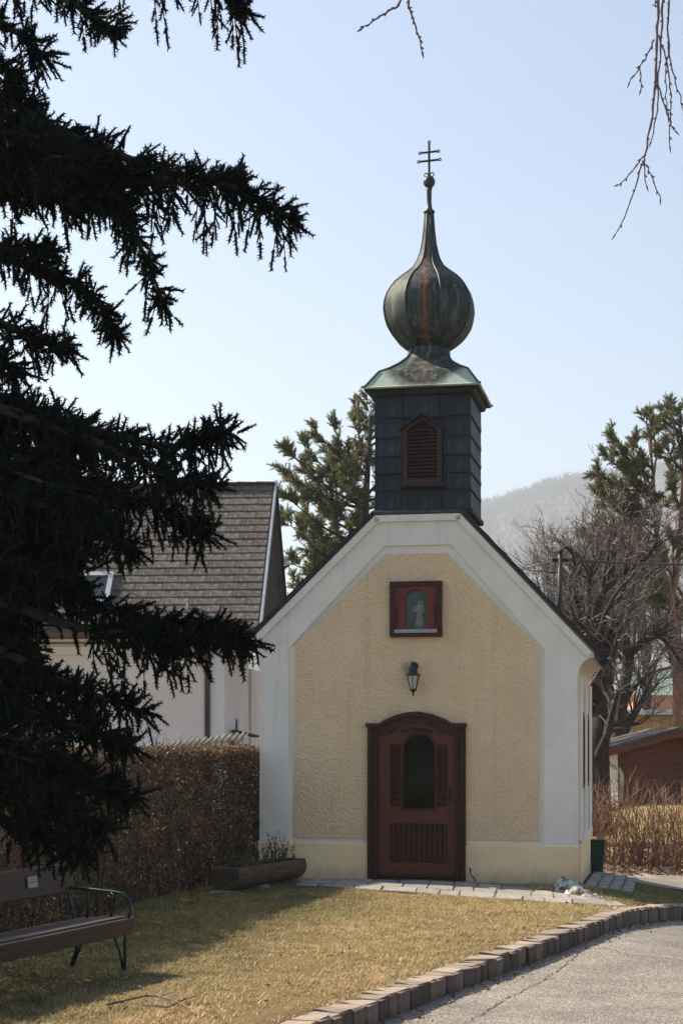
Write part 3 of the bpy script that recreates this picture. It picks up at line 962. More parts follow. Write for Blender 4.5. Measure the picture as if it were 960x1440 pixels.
cap = MB().lathe([(r, z) for r, z in cap_prof], 32, (tcx, tcy, 0), 0, lambda a, i: (1 - bl[i]) * sqr(a) + bl[i] * octr(a))
def recentre(mb, cx, cy, cz=0):
    mb.v = [(v[0] - cx, v[1] - cy, v[2] - cz) for v in mb.v]
    return mb
capo = recentre(cap, tcx, tcy).build('spire_cap', MAT['cap_patina'], chapel, (tcx, tcy, 0))
for k in range(4):
    a = math.pi / 4 + k * math.pi / 2
    pts = []
    for i, (r, z) in enumerate(cap_prof[2:], 2):
        q = r * ((1 - bl[i]) * sqr(a) + bl[i] * octr(a)) + .004
        pts.append((q * math.cos(a), q * math.sin(a), z + .004))
    MB().tube(pts, .014, 6).build('hip_roll', MAT['dark_copper'], capo)
hw = [(492, 29), (486, 38), (478, 47.5), (470, 54), (460, 60), (450, 63), (437, 65), (426, 64), (415, 60.5), (406, 55), (398, 48.5), (391, 40.5), (384, 31), (377, 23.5), (368, 17.8), (357, 13.5), (343, 10.3), (325, 8), (299, 6)]
onion_prof = [(w / ppm, axz(y)) for y, w in hw]
dome = empty('onion_dome', (tcx, tcy, 0))
dome.parent = chapel
dz0 = 0
for k in range(8):
    a0, a1 = math.pi / 8 + k * math.pi / 4, math.pi / 8 + (k + 1) * math.pi / 4
    mb = MB()
    nn = 4
    for (r, z) in onion_prof:
        for j in range(nn + 1):
            t = j / nn
            p = Vector((math.cos(a0), math.sin(a0))).lerp(Vector((math.cos(a1), math.sin(a1))), t)
            bul = 1 + .05 * 4 * t * (1 - t)
            mb.v.append((p.x * r * bul, p.y * r * bul, z))
    for i in range(len(onion_prof) - 1):
        for j in range(nn):
            a = i * (nn + 1) + j
            mb.f.append((a, a + 1, a + nn + 2, a + nn + 1))
    mb.build('dome_panel', MAT['patina'], dome, smooth=True)
    MB().tube([(r * math.cos(a0) * 1.004, r * math.sin(a0) * 1.004, z) for r, z in onion_prof], [.014] * 13 + [.009] * (len(onion_prof) - 13), 6).build('rib', MAT['dark_copper'], dome, smooth=True)
fin = MB().lathe([(5 / ppm, axz(301)), (8 / ppm, axz(299.5)), (8 / ppm, axz(297)), (4.5 / ppm, axz(294)), (3.4 / ppm, axz(285)), (3.6 / ppm, axz(268)), (5 / ppm, axz(265))], 12)
fin.lathe([(max(.005, 8.6 / ppm * math.sin(math.pi * k / 10)), axz(256) - 8.6 / ppm * math.cos(math.pi * k / 10)) for k in range(11)], 16)
fin.build('finial', MAT['dark_copper'], chapel, (tcx, tcy, 0), smooth=True)
cr = MB()
cr.tube([(0, 0, axz(249)), (0, 0, axz(202))], .016, 8)
def ring(c, r, t, mb):
    mb.tube([(c[0] + r * math.cos(a), c[1], c[2] + r * math.sin(a)) for a in [2 * math.pi * k / 10 for k in range(11)]], t, 5)
for y, w in ((214, 11.5), (226, 13.5)):
    cr.tube([(-w / ppm, 0, axz(y)), (w / ppm, 0, axz(y))], .014, 6)
    for sg in (-1, 1): ring((sg * (w + 2) / ppm, 0, axz(y)), .016, .008, cr)
ring((0, 0, axz(201) + .012), .016, .008, cr)
for sg in (-1, 1): ring((sg * .04, 0, axz(246)), .026, .008, cr)
cr.build('patriarchal_cross', MAT['iron'], chapel, (tcx, tcy, 0), (0, 0, -.12))

# ---- door frame, leaf
ZD = 0.0
od = .11
def frame_outer(x0, x1, zsh, ztop, ins):
    w = x1 - x0
    a0, a1 = x0 + w * .16 , x1 - w * .17
    n = 12
    pts = [(x1, zsh), (a1 + .02, zsh)]
    for k in range(n + 1):
        t = k / n
        xx = a1 + (a0 - a1) * t
        pts.append((xx, zsh + .02 + (ztop - zsh - .02) * math.sin(math.pi * t) ** .85))
    return pts + [(a0 - .02, zsh), (x0, zsh)]
fx0, fx1 = fac(518, 1120)[0], fac(655, 1120)[0]
fz, fzt = fac(587, 1017)[1], fac(587, 1001)[1]
ix0, ix1 = fx0 + .125, fx1 - .125
outf = [(fx0, -.03), (ix0, -.03)] + list(reversed(frame_outer(ix0, ix1, fz - .14, fzt - .13, 0))) + [(ix1, -.03), (fx1, -.03)] + frame_outer(fx0, fx1, fz, fzt, 0)
dfr = MB().prism(outf, -.085, .06).build('door_frame', MAT['frame_wood'], chapel)
mould = MB()
top = frame_outer(fx0 - .02, fx1 + .02, fz, fzt, 0)
low = [(x, z - .05) for x, z in top]
mould.prism(top + list(reversed(low)), -.125, -.083)
mould.build('cornice', MAT['frame_wood'], dfr)
st2 = MB()
for x in (fx0 + .035, ix0 - .02):
    st2.box((x, -.095, fz / 2 - .04), (.03, .03, fz - .06), bev=.008)
for x in (fx1 - .035, ix1 + .02):
    st2.box((x, -.095, fz / 2 - .04), (.03, .03, fz - .06), bev=.008)
st2.build('stile_moulding', MAT['frame_wood'], dfr)
MB().box(((fx0 + fx1) / 2 - .06, -.075, fzt - .002), (.25, .07, .014), Matrix.Rotation(R(-3), 3, 'Y'), bev=.004).build('lead_cap', MAT['lead'], dfr)
# leaf
leaf_top = frame_outer(ix0 + .004, ix1 - .004, fz - .145, fzt - .135, 0)
gx0, gx1 = fac(568, 1100)[0], fac(611, 1100)[0]
gz0, gz1 = fac(589, 1136)[1], fac(589, 1054)[1]
ghole = [(gx0, gz0), (gx1, gz0)] + arc(gx0, gx1, gz1, (gx1 - gx0) / 2 * 1.0, 14)
pz0, pz1 = fac(589, 1213)[1], fac(589, 1158)[1]
px0, px1 = fac(549, 1180)[0], fac(629, 1180)[0]
phole = [(px0, pz0), (px1, pz0), (px1, pz1), (px0, pz1)]
sz0, sz1 = fac(589, 1134)[1], fac(589, 1047)[1]
sh1 = [(fac(549, 1090)[0], sz0), (gx0 - .045, sz0), (gx0 - .045, sz1), (fac(549, 1090)[0], sz1)]
sh2 = [(gx1 + .045, sz0), (fac(629, 1090)[0], sz0), (fac(629, 1090)[0], sz1), (gx1 + .045, sz1)]
leaf = MB().prism([(ix0 + .004, 0), (ix1 - .004, 0)] + leaf_top, -.035, .02, [ghole, phole, sh1, sh2]).build('door', MAT['door_red'], chapel)
nb = 11
for k in range(nb):
    w = (px1 - px0) / nb
    MB().box((0, 0, 0), (w - .006, .02, pz1 - pz0), bev=.006).build('board', MAT['door_wood'], leaf, (px0 + (k + .5) * w, -.008, (pz0 + pz1) / 2))
for hole_ in (sh1, sh2):
    x0, x1 = hole_[0][0], hole_[1][0]
    n = 9
    for k in range(n):
        z = sz0 + (sz1 - sz0) * (k + .5) / n
        MB().box((0, 0, 0), (x1 - x0, .03, (sz1 - sz0) / n * .98), Matrix.Rotation(R(14), 3, 'X'), bev=.006).build('louvre', MAT['door_wood'], leaf, ((x0 + x1) / 2, -.008, z))
tr = MB()
gin = [(gx0 - .03, gz0 - .03), (gx1 + .03, gz0 - .03)] + arc(gx0 - .03, gx1 + .03, gz1, (gx1 - gx0) / 2 + .03, 14)
tr.prism(gin, -.05, -.03, [ghole])
tr.build('glazing_bead', MAT['door_wood'], leaf)
MB().prism(ghole, 0, .006).build('pane', MAT['glass'], leaf)
MB().box(((ix0 + ix1) / 2, -.055, .075), (ix1 - ix0 - .02, .04, .05), bev=.012).build('weather_board', MAT['door_wood'], leaf)
hnd = MB()
hx, hzz = fac(633, 1117)[0], fac(633, 1117)[1]
hnd.box((hx, -.042, hzz), (.035, .012, .2), bev=.004)
hnd.tube([(hx, -.05, hzz + .03), (hx, -.085, hzz + .03), (hx - .08, -.09, hzz + .025), (hx - .105, -.088, hzz + .02)], .009, 8)
hnd.build('handle', MAT['iron'], leaf)
car = MB()
for k in range(9):
    x = (ix0 + ix1) / 2 + (k - 4) * .045
    car.lathe([(.001, -.02), (.016, -.01), (.018, .0), (.012, .012), (.001, .02)], 6, (x, -.042, fz - .12 + .045 * math.cos((k - 4) * .33)))
car.build('carving', MAT['door_wood'], leaf)
MB().box(((fx0 + fx1) / 2, -.1, -.045), (fx1 - fx0 + .04, .3, .08), bev=.012).build('doorstep', MAT['stone'], chapel)

# ---- shrine niche in the gable
nfr = MB()
nfr.prism([(NF0, nfz0), (NF1, nfz0), (NF1, nfz1), (NF0, nfz1)], -.085, .0, [[(NF0 + .06, nfz0 + .06), (NF1 - .06, nfz0 + .06), (NF1 - .06, nfz1 - .055), (NF0 + .06, nfz1 - .055)]])
nf = nfr.build('shrine_frame', MAT['frame_wood'], chapel)
MB().box(((NF0 + NF1) / 2, -.075, nfz0 + .075), (NF1 - NF0 - .12, .05, .03), Matrix.Rotation(R(25), 3, 'X')).build('shrine_sill', MAT['lead'], nf)
ibx = [(NF0 + .058, nfz0 + .058), (NF1 - .058, nfz0 + .058), (NF1 - .058, nfz1 - .053), (NF0 + .058, nfz1 - .053)]
MB().prism(ibx, -.05, -.002, [niche_hole]).build('shrine_door', MAT['niche_red'], nf)
for x in (NF0 + .095, NF1 - .095):
    MB().box((x, -.056, (nfz0 + .12 + NZ1 - .06) / 2), (.022, .016, NZ1 - nfz0 - .22), bev=.004).build('shrine_moulding', MAT['frame_wood'], nf)
MB().box((NF1 - .085, -.062, (nfz0 + nfz1) / 2 + .05), (.014, .02, .05)).build('latch', MAT['iron'], nf)
# niche lining: a half-round recess
ln = MB()
npz = [(NX0, NZ0), (NX1, NZ0)] + arc(NX0, NX1, NZ1, (NX1 - NX0) / 2)
cn = ((NX0 + NX1) / 2, (NZ0 + NZ1) / 2)
big = [(cn[0] + (x - cn[0]) * 1.04, cn[1] + (z - cn[1]) * 1.03) for x, z in npz]
ln.prism(big, .15, .17)
for i in range(len(npz)):
    a, b = npz[i], npz[(i + 1) % len(npz)]
    ln.add([(a[0], 0, a[1]), (b[0], 0, b[1]), (b[0], .16, b[1]), (a[0], .16, a[1])], [(0, 1, 2, 3)])
ln.build('niche_lining', MAT['niche_back'], chapel)
MB().prism(npz, -.02, -.016).build('shrine_pane', MAT['clear_glass'], nf)

def chapel_pt(x, y, z):
    return Vector((CO.x + x * CA + y * SA, CO.y - x * SA + y * CA, z))

# statuette inside the niche: robed standing figure carrying a child
stt = empty('statuette', chapel_pt((NX0 + NX1) / 2 + .02, .07, NZ0), -AL)
tag(stt, 'small pale robed statuette standing in the red gable niche', 'statue')
k = 1.12
body = MB().lathe([(.060, .0), (.058, .03), (.047, .09), (.044, .15), (.050, .20), (.058, .235), (.050, .265), (.022, .283), (.02, .29)], 14, (0, 0, .035), sq=lambda a, i: 1 + .06 * math.cos(5 * a) * (i < 4))
body.v = [(x, y * .8, z) for x, y, z in body.v]
hd_ = [(max(.002, .026 * math.sin(math.pi * j / 8)), .035 + .305 - .032 * math.cos(math.pi * j / 8)) for j in range(9)]
body.lathe(hd_, 12)
body.tube([(-.055, -.01, .27), (-.075, -.04, .215), (-.03, -.058, .215), (.02, -.055, .225)], [.018, .017, .014, .011], 8)
body.tube([(.055, -.01, .27), (.07, -.035, .22), (.03, -.058, .235)], [.018, .016, .011], 8)
body.build('figure', MAT['statue'], stt, smooth=True)
ch = MB().lathe([(.004, 0), (.022, .01), (.025, .04), (.018, .07), (.008, .078)], 10, (.045, -.05, .25))
ch.lathe([(max(.002, .016 * math.sin(math.pi * j / 6)), .018 - .018 * math.cos(math.pi * j / 6)) for j in range(7)], 10, (.045, -.05, .325))
ch.build('child', MAT['statue'], stt, smooth=True)
MB().box((0, 0, .018), (.13, .09, .036), bev=.006).build('pedestal', MAT['plaque'], stt)

# lantern over the door
lx, lz = fac(583, 955)
lan = empty('wall_lantern', chapel_pt(lx, -.022, fac(583, 950)[1]), -AL)
tag(lan, 'black iron wall lantern with frosted panes above the chapel door', 'lantern')
zt = fac(583, 951)[1] - lan.location.z
yb = -.12
MB().lathe([(.05, -.01), (.052, 0), (.045, .012), (.02, .02)], 14).build('wall_plate', MAT['iron'], lan, (0, 0, .12), (R(90), 0, 0), smooth=True)
MB().tube([(0, 0, .12), (0, -.05, .16), (0, -.1, .165), (0, yb, .12)], .014, 8).build('bracket', MAT['iron'], lan, smooth=True)
rf = MB().lathe([(.105, -.005), (.105, .004), (.07, .018), (.055, .06), (.05, .105), (.042, .12), (.03, .125), (.034, .14), (.03, .16), (.004, .172)], 6, (0, yb, 0), R(30))
rf.build('lantern_roof', MAT['iron'], lan)
gl = MB().lathe([(.038, -.175), (.078, -.008)], 6, (0, yb, 0), R(30))
gl.build('lantern_pane', MAT['frosted'], lan)
cg = MB()
for j in range(6):
    a = R(30) + j * math.pi / 3
    cg.tube([(.081 * math.cos(a), yb + .081 * math.sin(a), -.005), (.040 * math.cos(a), yb + .040 * math.sin(a), -.178)], .006, 5)
cg.build('lantern_cage', MAT['iron'], lan)
MB().lathe([(.048, -.175), (.045, -.185), (.03, -.205), (.012, -.22), (.010, -.235), (.016, -.243), (.010, -.258), (.001, -.268)], 10, (0, yb, 0)).build('lantern_base', MAT['iron'], lan)

# roof mast with the power line
mast = empty('power_mast', chapel_pt(0, 0, 0), 0)
tag(mast, 'thin grey power mast with a curved hood rising from the chapel roof', 'mast')
mb_ = at(787, 862, 23.0)
mt_ = at(787, 778, 23.0)
mast.location = (mb_.x, mb_.y, mb_.z - .35)
L0 = mast.location
def rel(p): return Vector(p) - Vector(L0)
MB().tube([(0, 0, 0), rel(mt_)], .035, 10).build('pole', MAT['mast_grey'], mast, smooth=True)
hood_ = [rel(mt_) + Vector((0, 0, -.05)), rel(mt_) + Vector((.02, 0, .05)), rel(mt_) + Vector((.09, 0, .09)), rel(mt_) + Vector((.16, 0, .04)), rel(mt_) + Vector((.19, 0, -.08)), rel(mt_) + Vector((.2, 0, -.16)), rel(mt_) + Vector((.25, 0, -.15)), rel(mt_) + Vector((.3, 0, -.06))]
MB().tube(hood_, .018, 6).build('cable_loop', MAT['iron'], mast, smooth=True)
MB().box(rel(mt_) + Vector((0, 0, -.1)), (.22, .05, .05)).build('insulator_bar', MAT['iron'], mast)
MB().lathe([(.045, 0), (.045, .03), (.02, .06)], 10, tuple(rel(mt_))).build('mast_cap', MAT['iron'], mast)
def cable(name, a, b, sag, r, label):
    pts = []
    a, b = Vector(a), Vector(b)
    for k in range(25):
        t = k / 24
        p = a.lerp(b, t)
        p.z -= sag * 4 * t * (1 - t)
        pts.append(p)
    return tag(MB().tube(pts, r, 5).build(name, MAT['iron']), label, 'cable', 'power cables at the mast')
cable('power_cable', at(790, 786, 23.0), at(1150, 781, 31.0), .12, .02, 'thick black cable from the roof mast past the bare trees')
cable('power_cable', at(785, 786, 23.0), at(560, 830, 38.0), .1, .009, 'thin black cable from the roof mast down behind the chapel roof')

def utility_pole(x, y, h, label):
    o = empty('utility_pole', (x, y, ground_z(x, y) - .02))
    tag(o, label, 'pole')
    MB().tube([(0, 0, -.3), (0, 0, h)], [.13, .09], 10).build('pole', MAT['bark'], o, smooth=True)
    MB().box((0, 0, h - .3), (.9, .09, .09)).build('cross_arm', MAT['bark'], o)
pA, pB = at(560, 830, 38.0), at(1150, 781, 31.0)
utility_pole(pA.x, pA.y, pA.z - ground_z(pA.x, pA.y) + .3, 'wooden utility pole hidden behind the chapel carrying the thin cable')
utility_pole(pB.x, pB.y, pB.z - ground_z(pB.x, pB.y) + .3, 'wooden utility pole beyond the pines carrying the thick cable')

# ---------------------------------------------------------------- paving, snow, bin
def gnd(px, py, z=0.0):
    d = (EYE - z) * FOC / (py - HY)
    return Vector(((px - CX) / FOC * d, d))
path = empty('path')
tag(path, kind='structure')
back = [gnd(425, 1236.5), gnd(520, 1238.5), gnd(600, 1241), gnd(655, 1243.5), gnd(740, 1251), gnd(800, 1261), gnd(868, 1273.0, -.03)]
front = [gnd(415, 1246), gnd(510, 1252), gnd(590, 1257), gnd(650, 1261.5), gnd(735, 1267.5), gnd(800, 1273), gnd(885, 1279, -.03)]
def poly_at(P, t):
    f = t * (len(P) - 1)
    i = min(int(f), len(P) - 2)
    return P[i].lerp(P[i + 1], f - i)
# mortar bed under the slabs
V, F = [], []
for k in range(25):
    a, b = poly_at(back, k / 24), poly_at(front, k / 24)
    V += [(a.x, a.y, ground_z(a.x, a.y) + .012), (b.x, b.y, ground_z(b.x, b.y) + .012)]
for k in range(24): F.append((2 * k, 2 * k + 1, 2 * k + 3, 2 * k + 2))
link('bedding', np_mesh('bedding', V, F, MAT['joint']), path)
rg = random.Random(21)
def slab(c4_, h, mat, parent, name='paving_stone'):
    c = sum(c4_, Vector((0, 0))) / 4
    z = ground_z(c.x, c.y)
    mb = MB()
    ins = [c + (p - c) * (1 - .014 / max(.05, (p - c).length)) + Vector((rg.uniform(-.012, .012), rg.uniform(-.012, .012))) for p in c4_]
    top = [c + (p - c) * .93 for p in ins]
    dz = [h + rg.uniform(-.007, .007) for _ in range(4)]
    V = [(p.x - c.x, p.y - c.y, -.03) for p in ins] + [(p.x - c.x, p.y - c.y, d - .012) for p, d in zip(ins, dz)] + [(p.x - c.x, p.y - c.y, d) for p, d in zip(top, dz)]
    F = []
    for k in range(4):
        q = (k + 1) % 4
        F += [(k, q, q + 4, k + 4), (k + 4, q + 4, q + 8, k + 8)]
    F.append((8, 9, 10, 11))
    mb.add(V, F)
    mb.build(name, mat, parent, (c.x, c.y, z))
for r_ in range(3):
    t = -rg.uniform(0, .05)
    while t < .985:
        w = rg.uniform(.06, .105)
        a, b = max(0, t), min(1, t + w)
        t += w
        wid = (poly_at(front, (a + b) / 2) - poly_at(back, (a + b) / 2)).length
        rows = 3 if wid > 1.0 else 2 if wid > .5 else 1
        if r_ >= rows or b - a < .015: continue
        u0, u1 = r_ / rows, (r_ + 1) / rows
        q = lambda t, u: poly_at(back, t).lerp(poly_at(front, t), u)
        slab([q(a, u0), q(a, u1), q(b, u1), q(b, u0)], .028, MAT['paver'], path)
# cobbled strip down the right-hand side
strip = empty('cobbled_strip')
tag(strip, kind='structure')
for i in range(22):
    for j in range(4):
        y0, y1 = -.1 + i * .17, -.1 + (i + 1) * .17
        x0, x1 = XR + .09 + j * .15, XR + .09 + (j + 1) * .15
        cs = [chapel_pt(x, y, 0).xy for x, y in ((x0, y0), (x1, y0), (x1, y1), (x0, y1))]
        slab(cs, .03, MAT['paver'], strip, 'cobble')

def blob(name, mat, pts, label, cat, seed, nlev=3, amp=.05, squash=1):
    """a lumpy heap: union of soft bumps over a disc grid"""
    V, F = [], []
    n = 44
    xs = [p[0] for p in pts]; ys = [p[1] for p in pts]; rr = max(p[2] for p in pts)
    x0, x1, y0, y1 = min(xs) - rr, max(xs) + rr, min(ys) - rr, max(ys) + rr
    cx, cy = (x0 + x1) / 2, (y0 + y1) / 2
    for i in range(n + 1):
        for j in range(n + 1):
            x, y = x0 + (x1 - x0) * i / n, y0 + (y1 - y0) * j / n
            h = 0
            for (px, py, r, hh) in pts:
                d = math.hypot(x - px, y - py) / r
                if d < 1: h = max(h, hh * (1 - d * d) ** .7)
            h += amp * max(0, min(1, h * 20)) * (mnoise.fractal(Vector((x * 9 + seed, y * 9, 0)), 1, 2, 4))
            V.append((x - cx, y - cy, ground_z(x, y) - .03 + max(0, h) - (.05 if h <= 0.002 else 0)))
    for i in range(n):
        for j in range(n):
            a = i * (n + 1) + j
            F.append((a, a + n + 1, a + n + 2, a + 1))
    o = link(name, np_mesh(name, V, F, mat), None, (cx, cy, 0))
    o.data.polygons.foreach_set('use_smooth', [True] * len(F))
    return tag(o, label, cat)
p1, p2, p3, p4 = gnd(794, 1253), gnd(812, 1257), gnd(832, 1262), gnd(846, 1265)
blob('snow_heap', MAT['snow'], [(p1.x, p1.y, .17, .20), (p1.x + .1, p1.y - .1, .17, .15), (p2.x, p2.y, .17, .12), (p3.x, p3.y, .16, .075), (p4.x, p4.y, .12, .05)], 'heap of dirty melting snow at the chapel corner', 'snow', 3, amp=.05)

# green bin behind the corner
bp = at(833, 1225, 23.6)
bn = empty('wheelie_bin', (bp.x + .05, bp.y, ground_z(bp.x, bp.y) - .01), -.2)
tag(bn, 'dark green plastic bin behind the chapel corner', 'bin')
bb = MB()
bb.lathe([(.13, 0), (.165, .42), (.18, .425), (.18, .455)], 4, (0, 0, 0), R(45), None)
bb.build('body', MAT['bin_green'], bn)
MB().box((0, 0, .472), (.27, .27, .03), bev=.012).build('lid', MAT['bin_green'], bn)
#PART2
def rand_dir(d, ang, rg):
    d = Vector(d).normalized()
    u = d.orthogonal().normalized()
    w = d.cross(u)
    a = rg.uniform(0, 2 * math.pi)
    return (d * math.cos(ang) + (u * math.cos(a) + w * math.sin(a)) * math.sin(ang)).normalized()

def walk(p, d, L, n, wob, rg, up=0.0):
    pts = [Vector(p)]
    d = Vector(d).normalized()
    for k in range(n):
        d = (d + Vector((rg.gauss(0, wob), rg.gauss(0, wob), rg.gauss(0, wob) + up))).normalized()
        pts.append(pts[-1] + d * L / n)
    return pts

# ---------------------------------------------------------------- bench
BR = math.atan2(.925, .38)
bf = gnd(178, 1367)
bench = empty('park_bench', (bf.x, bf.y, ground_z(bf.x, bf.y)), BR)
tag(bench, 'wooden park bench with green iron arms standing on the lawn by the hedge', 'bench')
for k, (y0, y1) in enumerate(((.0, .125), (.145, .27), (.29, .41))):
    MB().box((-1.08, (y0 + y1) / 2, .415 - .01 * k), (2.22, y1 - y0, .035), Matrix.Rotation(R(-2), 3, 'X'), bev=.008).build('seat_plank', MAT['bench_wood'], bench)
MB().box((-1.08, -.035, .36), (2.22, .035, .13), Matrix.Rotation(R(8), 3, 'X'), bev=.008).build('front_plank', MAT['bench_wood'], bench)
MB().box((-1.08, .53, .725), (2.26, .035, .235), Matrix.Rotation(R(-7), 3, 'X'), bev=.008).build('backrest', MAT['bench_wood'], bench)
pq = MB().box((-.575, .497, .735), (.13, .006, .085), Matrix.Rotation(R(-7), 3, 'X')).build('plaque', MAT['plaque'], bench)
for k, w in enumerate((.07, .09, .05)):
    MB().box((-.575, .4925 - .003 * (k - 1) * -.9, .755 - .022 * k), (w, .002, .006), Matrix.Rotation(R(-7), 3, 'X')).build('plaque_line', MAT['ink'], pq)
for x in (-.03, -2.13):
    MB().tube([(x, 0, -.02), (x, -.005, .30), (x, -.015, .37)], .0135, 8).build('leg', MAT['bench_iron'], bench, smooth=True)
    MB().tube([(x, .5, -.02), (x, .44, .16), (x, .42, .30), (x, .46, .42), (x, .52, .62), (x, .555, .80)], .0135, 8).build('leg', MAT['bench_iron'], bench, smooth=True)
    MB().tube([(x, .01, .0), (x, .04, .14), (x, .09, .27), (x, .14, .36)], .012, 8).build('brace', MAT['bench_iron'], bench, smooth=True)
    MB().tube([(x, .49, -.01), (x, .40, .18), (x, .31, .34)], .012, 8).build('brace', MAT['bench_iron'], bench, smooth=True)
    MB().tube([(x, -.02, .39), (x, .37, .38)], .014, 8).build('seat_rail', MAT['bench_iron'], bench, smooth=True)
    MB().tube([(x, .52, .645), (x, .3, .64), (x, .08, .625), (x, -.0, .61), (x, -.05, .565), (x, -.055, .48), (x, -.025, .38)], .012, 8).build('armrest', MAT['bench_iron'], bench, smooth=True)
    MB().tube([(x, .34, .635), (x, .325, .52), (x, .345, .40)], .011, 8).build('arm_support', MAT['bench_iron'], bench, smooth=True)
    MB().tube([(x, .13, .625), (x, .075, .59), (x, .09, .50), (x, .13, .42)], .011, 8).build('arm_support', MAT['bench_iron'], bench, smooth=True)

# fallen twigs on the lawn
def fallen(pts, r, seed, label):
    P = [gnd(*p) for p in pts]
    rg = random.Random(seed)
    mb = MB()
    mb.tube([(p.x, p.y, ground_z(p.x, p.y) + .035 + rg.uniform(0, .02)) for p in P], [r * (1 - .6 * k / len(P)) for k in range(len(P))], 5)
    for k in range(1, len(P) - 1):
        p = P[k]
        a = rg.uniform(0, 6.28)
        mb.tube([(p.x, p.y, ground_z(p.x, p.y) + .035), (p.x + .12 * math.cos(a), p.y + .12 * math.sin(a), ground_z(p.x, p.y) + .06)], [r * .6, r * .3], 4)
    tag(mb.build('fallen_twig', MAT['twig']), label, 'twig')
fallen([(150, 1420), (175, 1417), (205, 1410), (222, 1409), (245, 1416), (268, 1428)], .009, 1, 'long thin fallen twig lying on the dry lawn beside the bench')
fallen([(200, 1424), (235, 1428), (262, 1412), (275, 1409)], .008, 2, 'short forked fallen twig lying on the dry lawn')

# ---------------------------------------------------------------- log planter
pa, pb = gnd(317, 1256.5), gnd(409, 1240)
ang = math.atan2(pb.y - pa.y, pb.x - pa.x)
PLN = (pb - pa).length + .1
pm = (pa + pb) / 2
planter = empty('log_planter', (pm.x, pm.y + .05, ground_z(pm.x, pm.y) - .07), ang)
tag(planter, 'hollowed log trough on stones in front of the hedge, holding straggly plants', 'planter')
rr = .20
sec = [(rr * math.cos(a), rr * math.sin(a)) for a in [math.pi + .0 + (math.pi) * k / 12 - .35 + (.7) * k / 12 for k in range(13)]]
inn = [(.78 * x, .78 * z + .04) for x, z in reversed(sec)]
inn = [(x, min(z, sec[0][1] + 0)) for x, z in inn]
rg = random.Random(9)
V, F = [], []
prof = sec + inn
nL = 14
mbp = MB()
for i in range(nL + 1):
    x = -PLN / 2 + PLN * i / nL
    for (y, z) in prof:
        w = 1 + .07 * mnoise.noise(Vector((x * 2.2, y * 4, z * 4)))
        mbp.v.append((x + (.03 * mnoise.noise(Vector((y * 9, z * 9, i))) if i in (0, nL) else 0), y * w, (z * w) + .30))
m_ = len(prof)
for i in range(nL):
    for k in range(m_):
        a, b = i * m_ + k, i * m_ + (k + 1) % m_
        mbp.f.append((a, b, b + m_, a + m_)[::-1])
mbp.build('trough', MAT['log'], planter, smooth=False)
for sx in (-1, 1):
    MB().prism([(y, z + .30) for y, z in sec], 0, .07).build('end_board', MAT['log'], planter, (sx * (PLN / 2 - .05) - .035, 0, 0), (0, 0, -math.pi / 2) if False else (0, 0, math.pi / 2)).location.x += .07
MB().box((0, 0, .29), (PLN - .1, .30, .05)).build('soil', MAT['log_soil'], planter)
for sx in (-.62, -.1, .55):
    mb = rough_block((.26, .36, .13), int(sx * 100) + 300, .04, .02)
    o = mb.build('support_stone', MAT['stone'], planter, (sx * PLN * .8, 0, .05))
hv, hf = MB(), None
rg = random.Random(4)
stem = MB()
lp, ld = [], []
for k in range(60):
    x, y = rg.uniform(-PLN / 2 + .15, PLN / 2 - .1), rg.uniform(-.1, .1)
    h = rg.uniform(.12, .34) * (1.3 if x > .1 else .8)
    dx, dy = rg.uniform(-.16, .16), rg.uniform(-.14, .12)
    pts = [Vector((x, y, .3)), Vector((x + dx * .4, y + dy * .4, .3 + h * .5)), Vector((x + dx, y + dy, .3 + h))]
    stem.tube(pts, [.005, .004, .002], 4)
    for j in range(12):
        t = rg.uniform(.2, 1)
        p = pts[0].lerp(pts[1], t * 2) if t < .5 else pts[1].lerp(pts[2], t * 2 - 1)
        lp.append(p); ld.append((rg.uniform(-1, 1), rg.uniform(-1, 1), rg.uniform(-.2, 1)))
stem.build('stems', MAT['hedge_twig'], planter)['kind'] = 'stuff'
LEAF_V = np.array([(0, 0, 0), (.5, -.28, .06), (1, 0, 0), (.5, .28, .06)])
LEAF_F = [(0, 1, 2), (0, 2, 3)]
nrng = np.random.default_rng(7)
V, F = scatter(LEAF_V, LEAF_F, np.array([tuple(p) for p in lp]), frames(np.array(ld), rng=nrng), nrng.uniform(.02, .045, len(lp)))
link('foliage', np_mesh('foliage', V, F, MAT['herb']), planter)['kind'] = 'stuff'

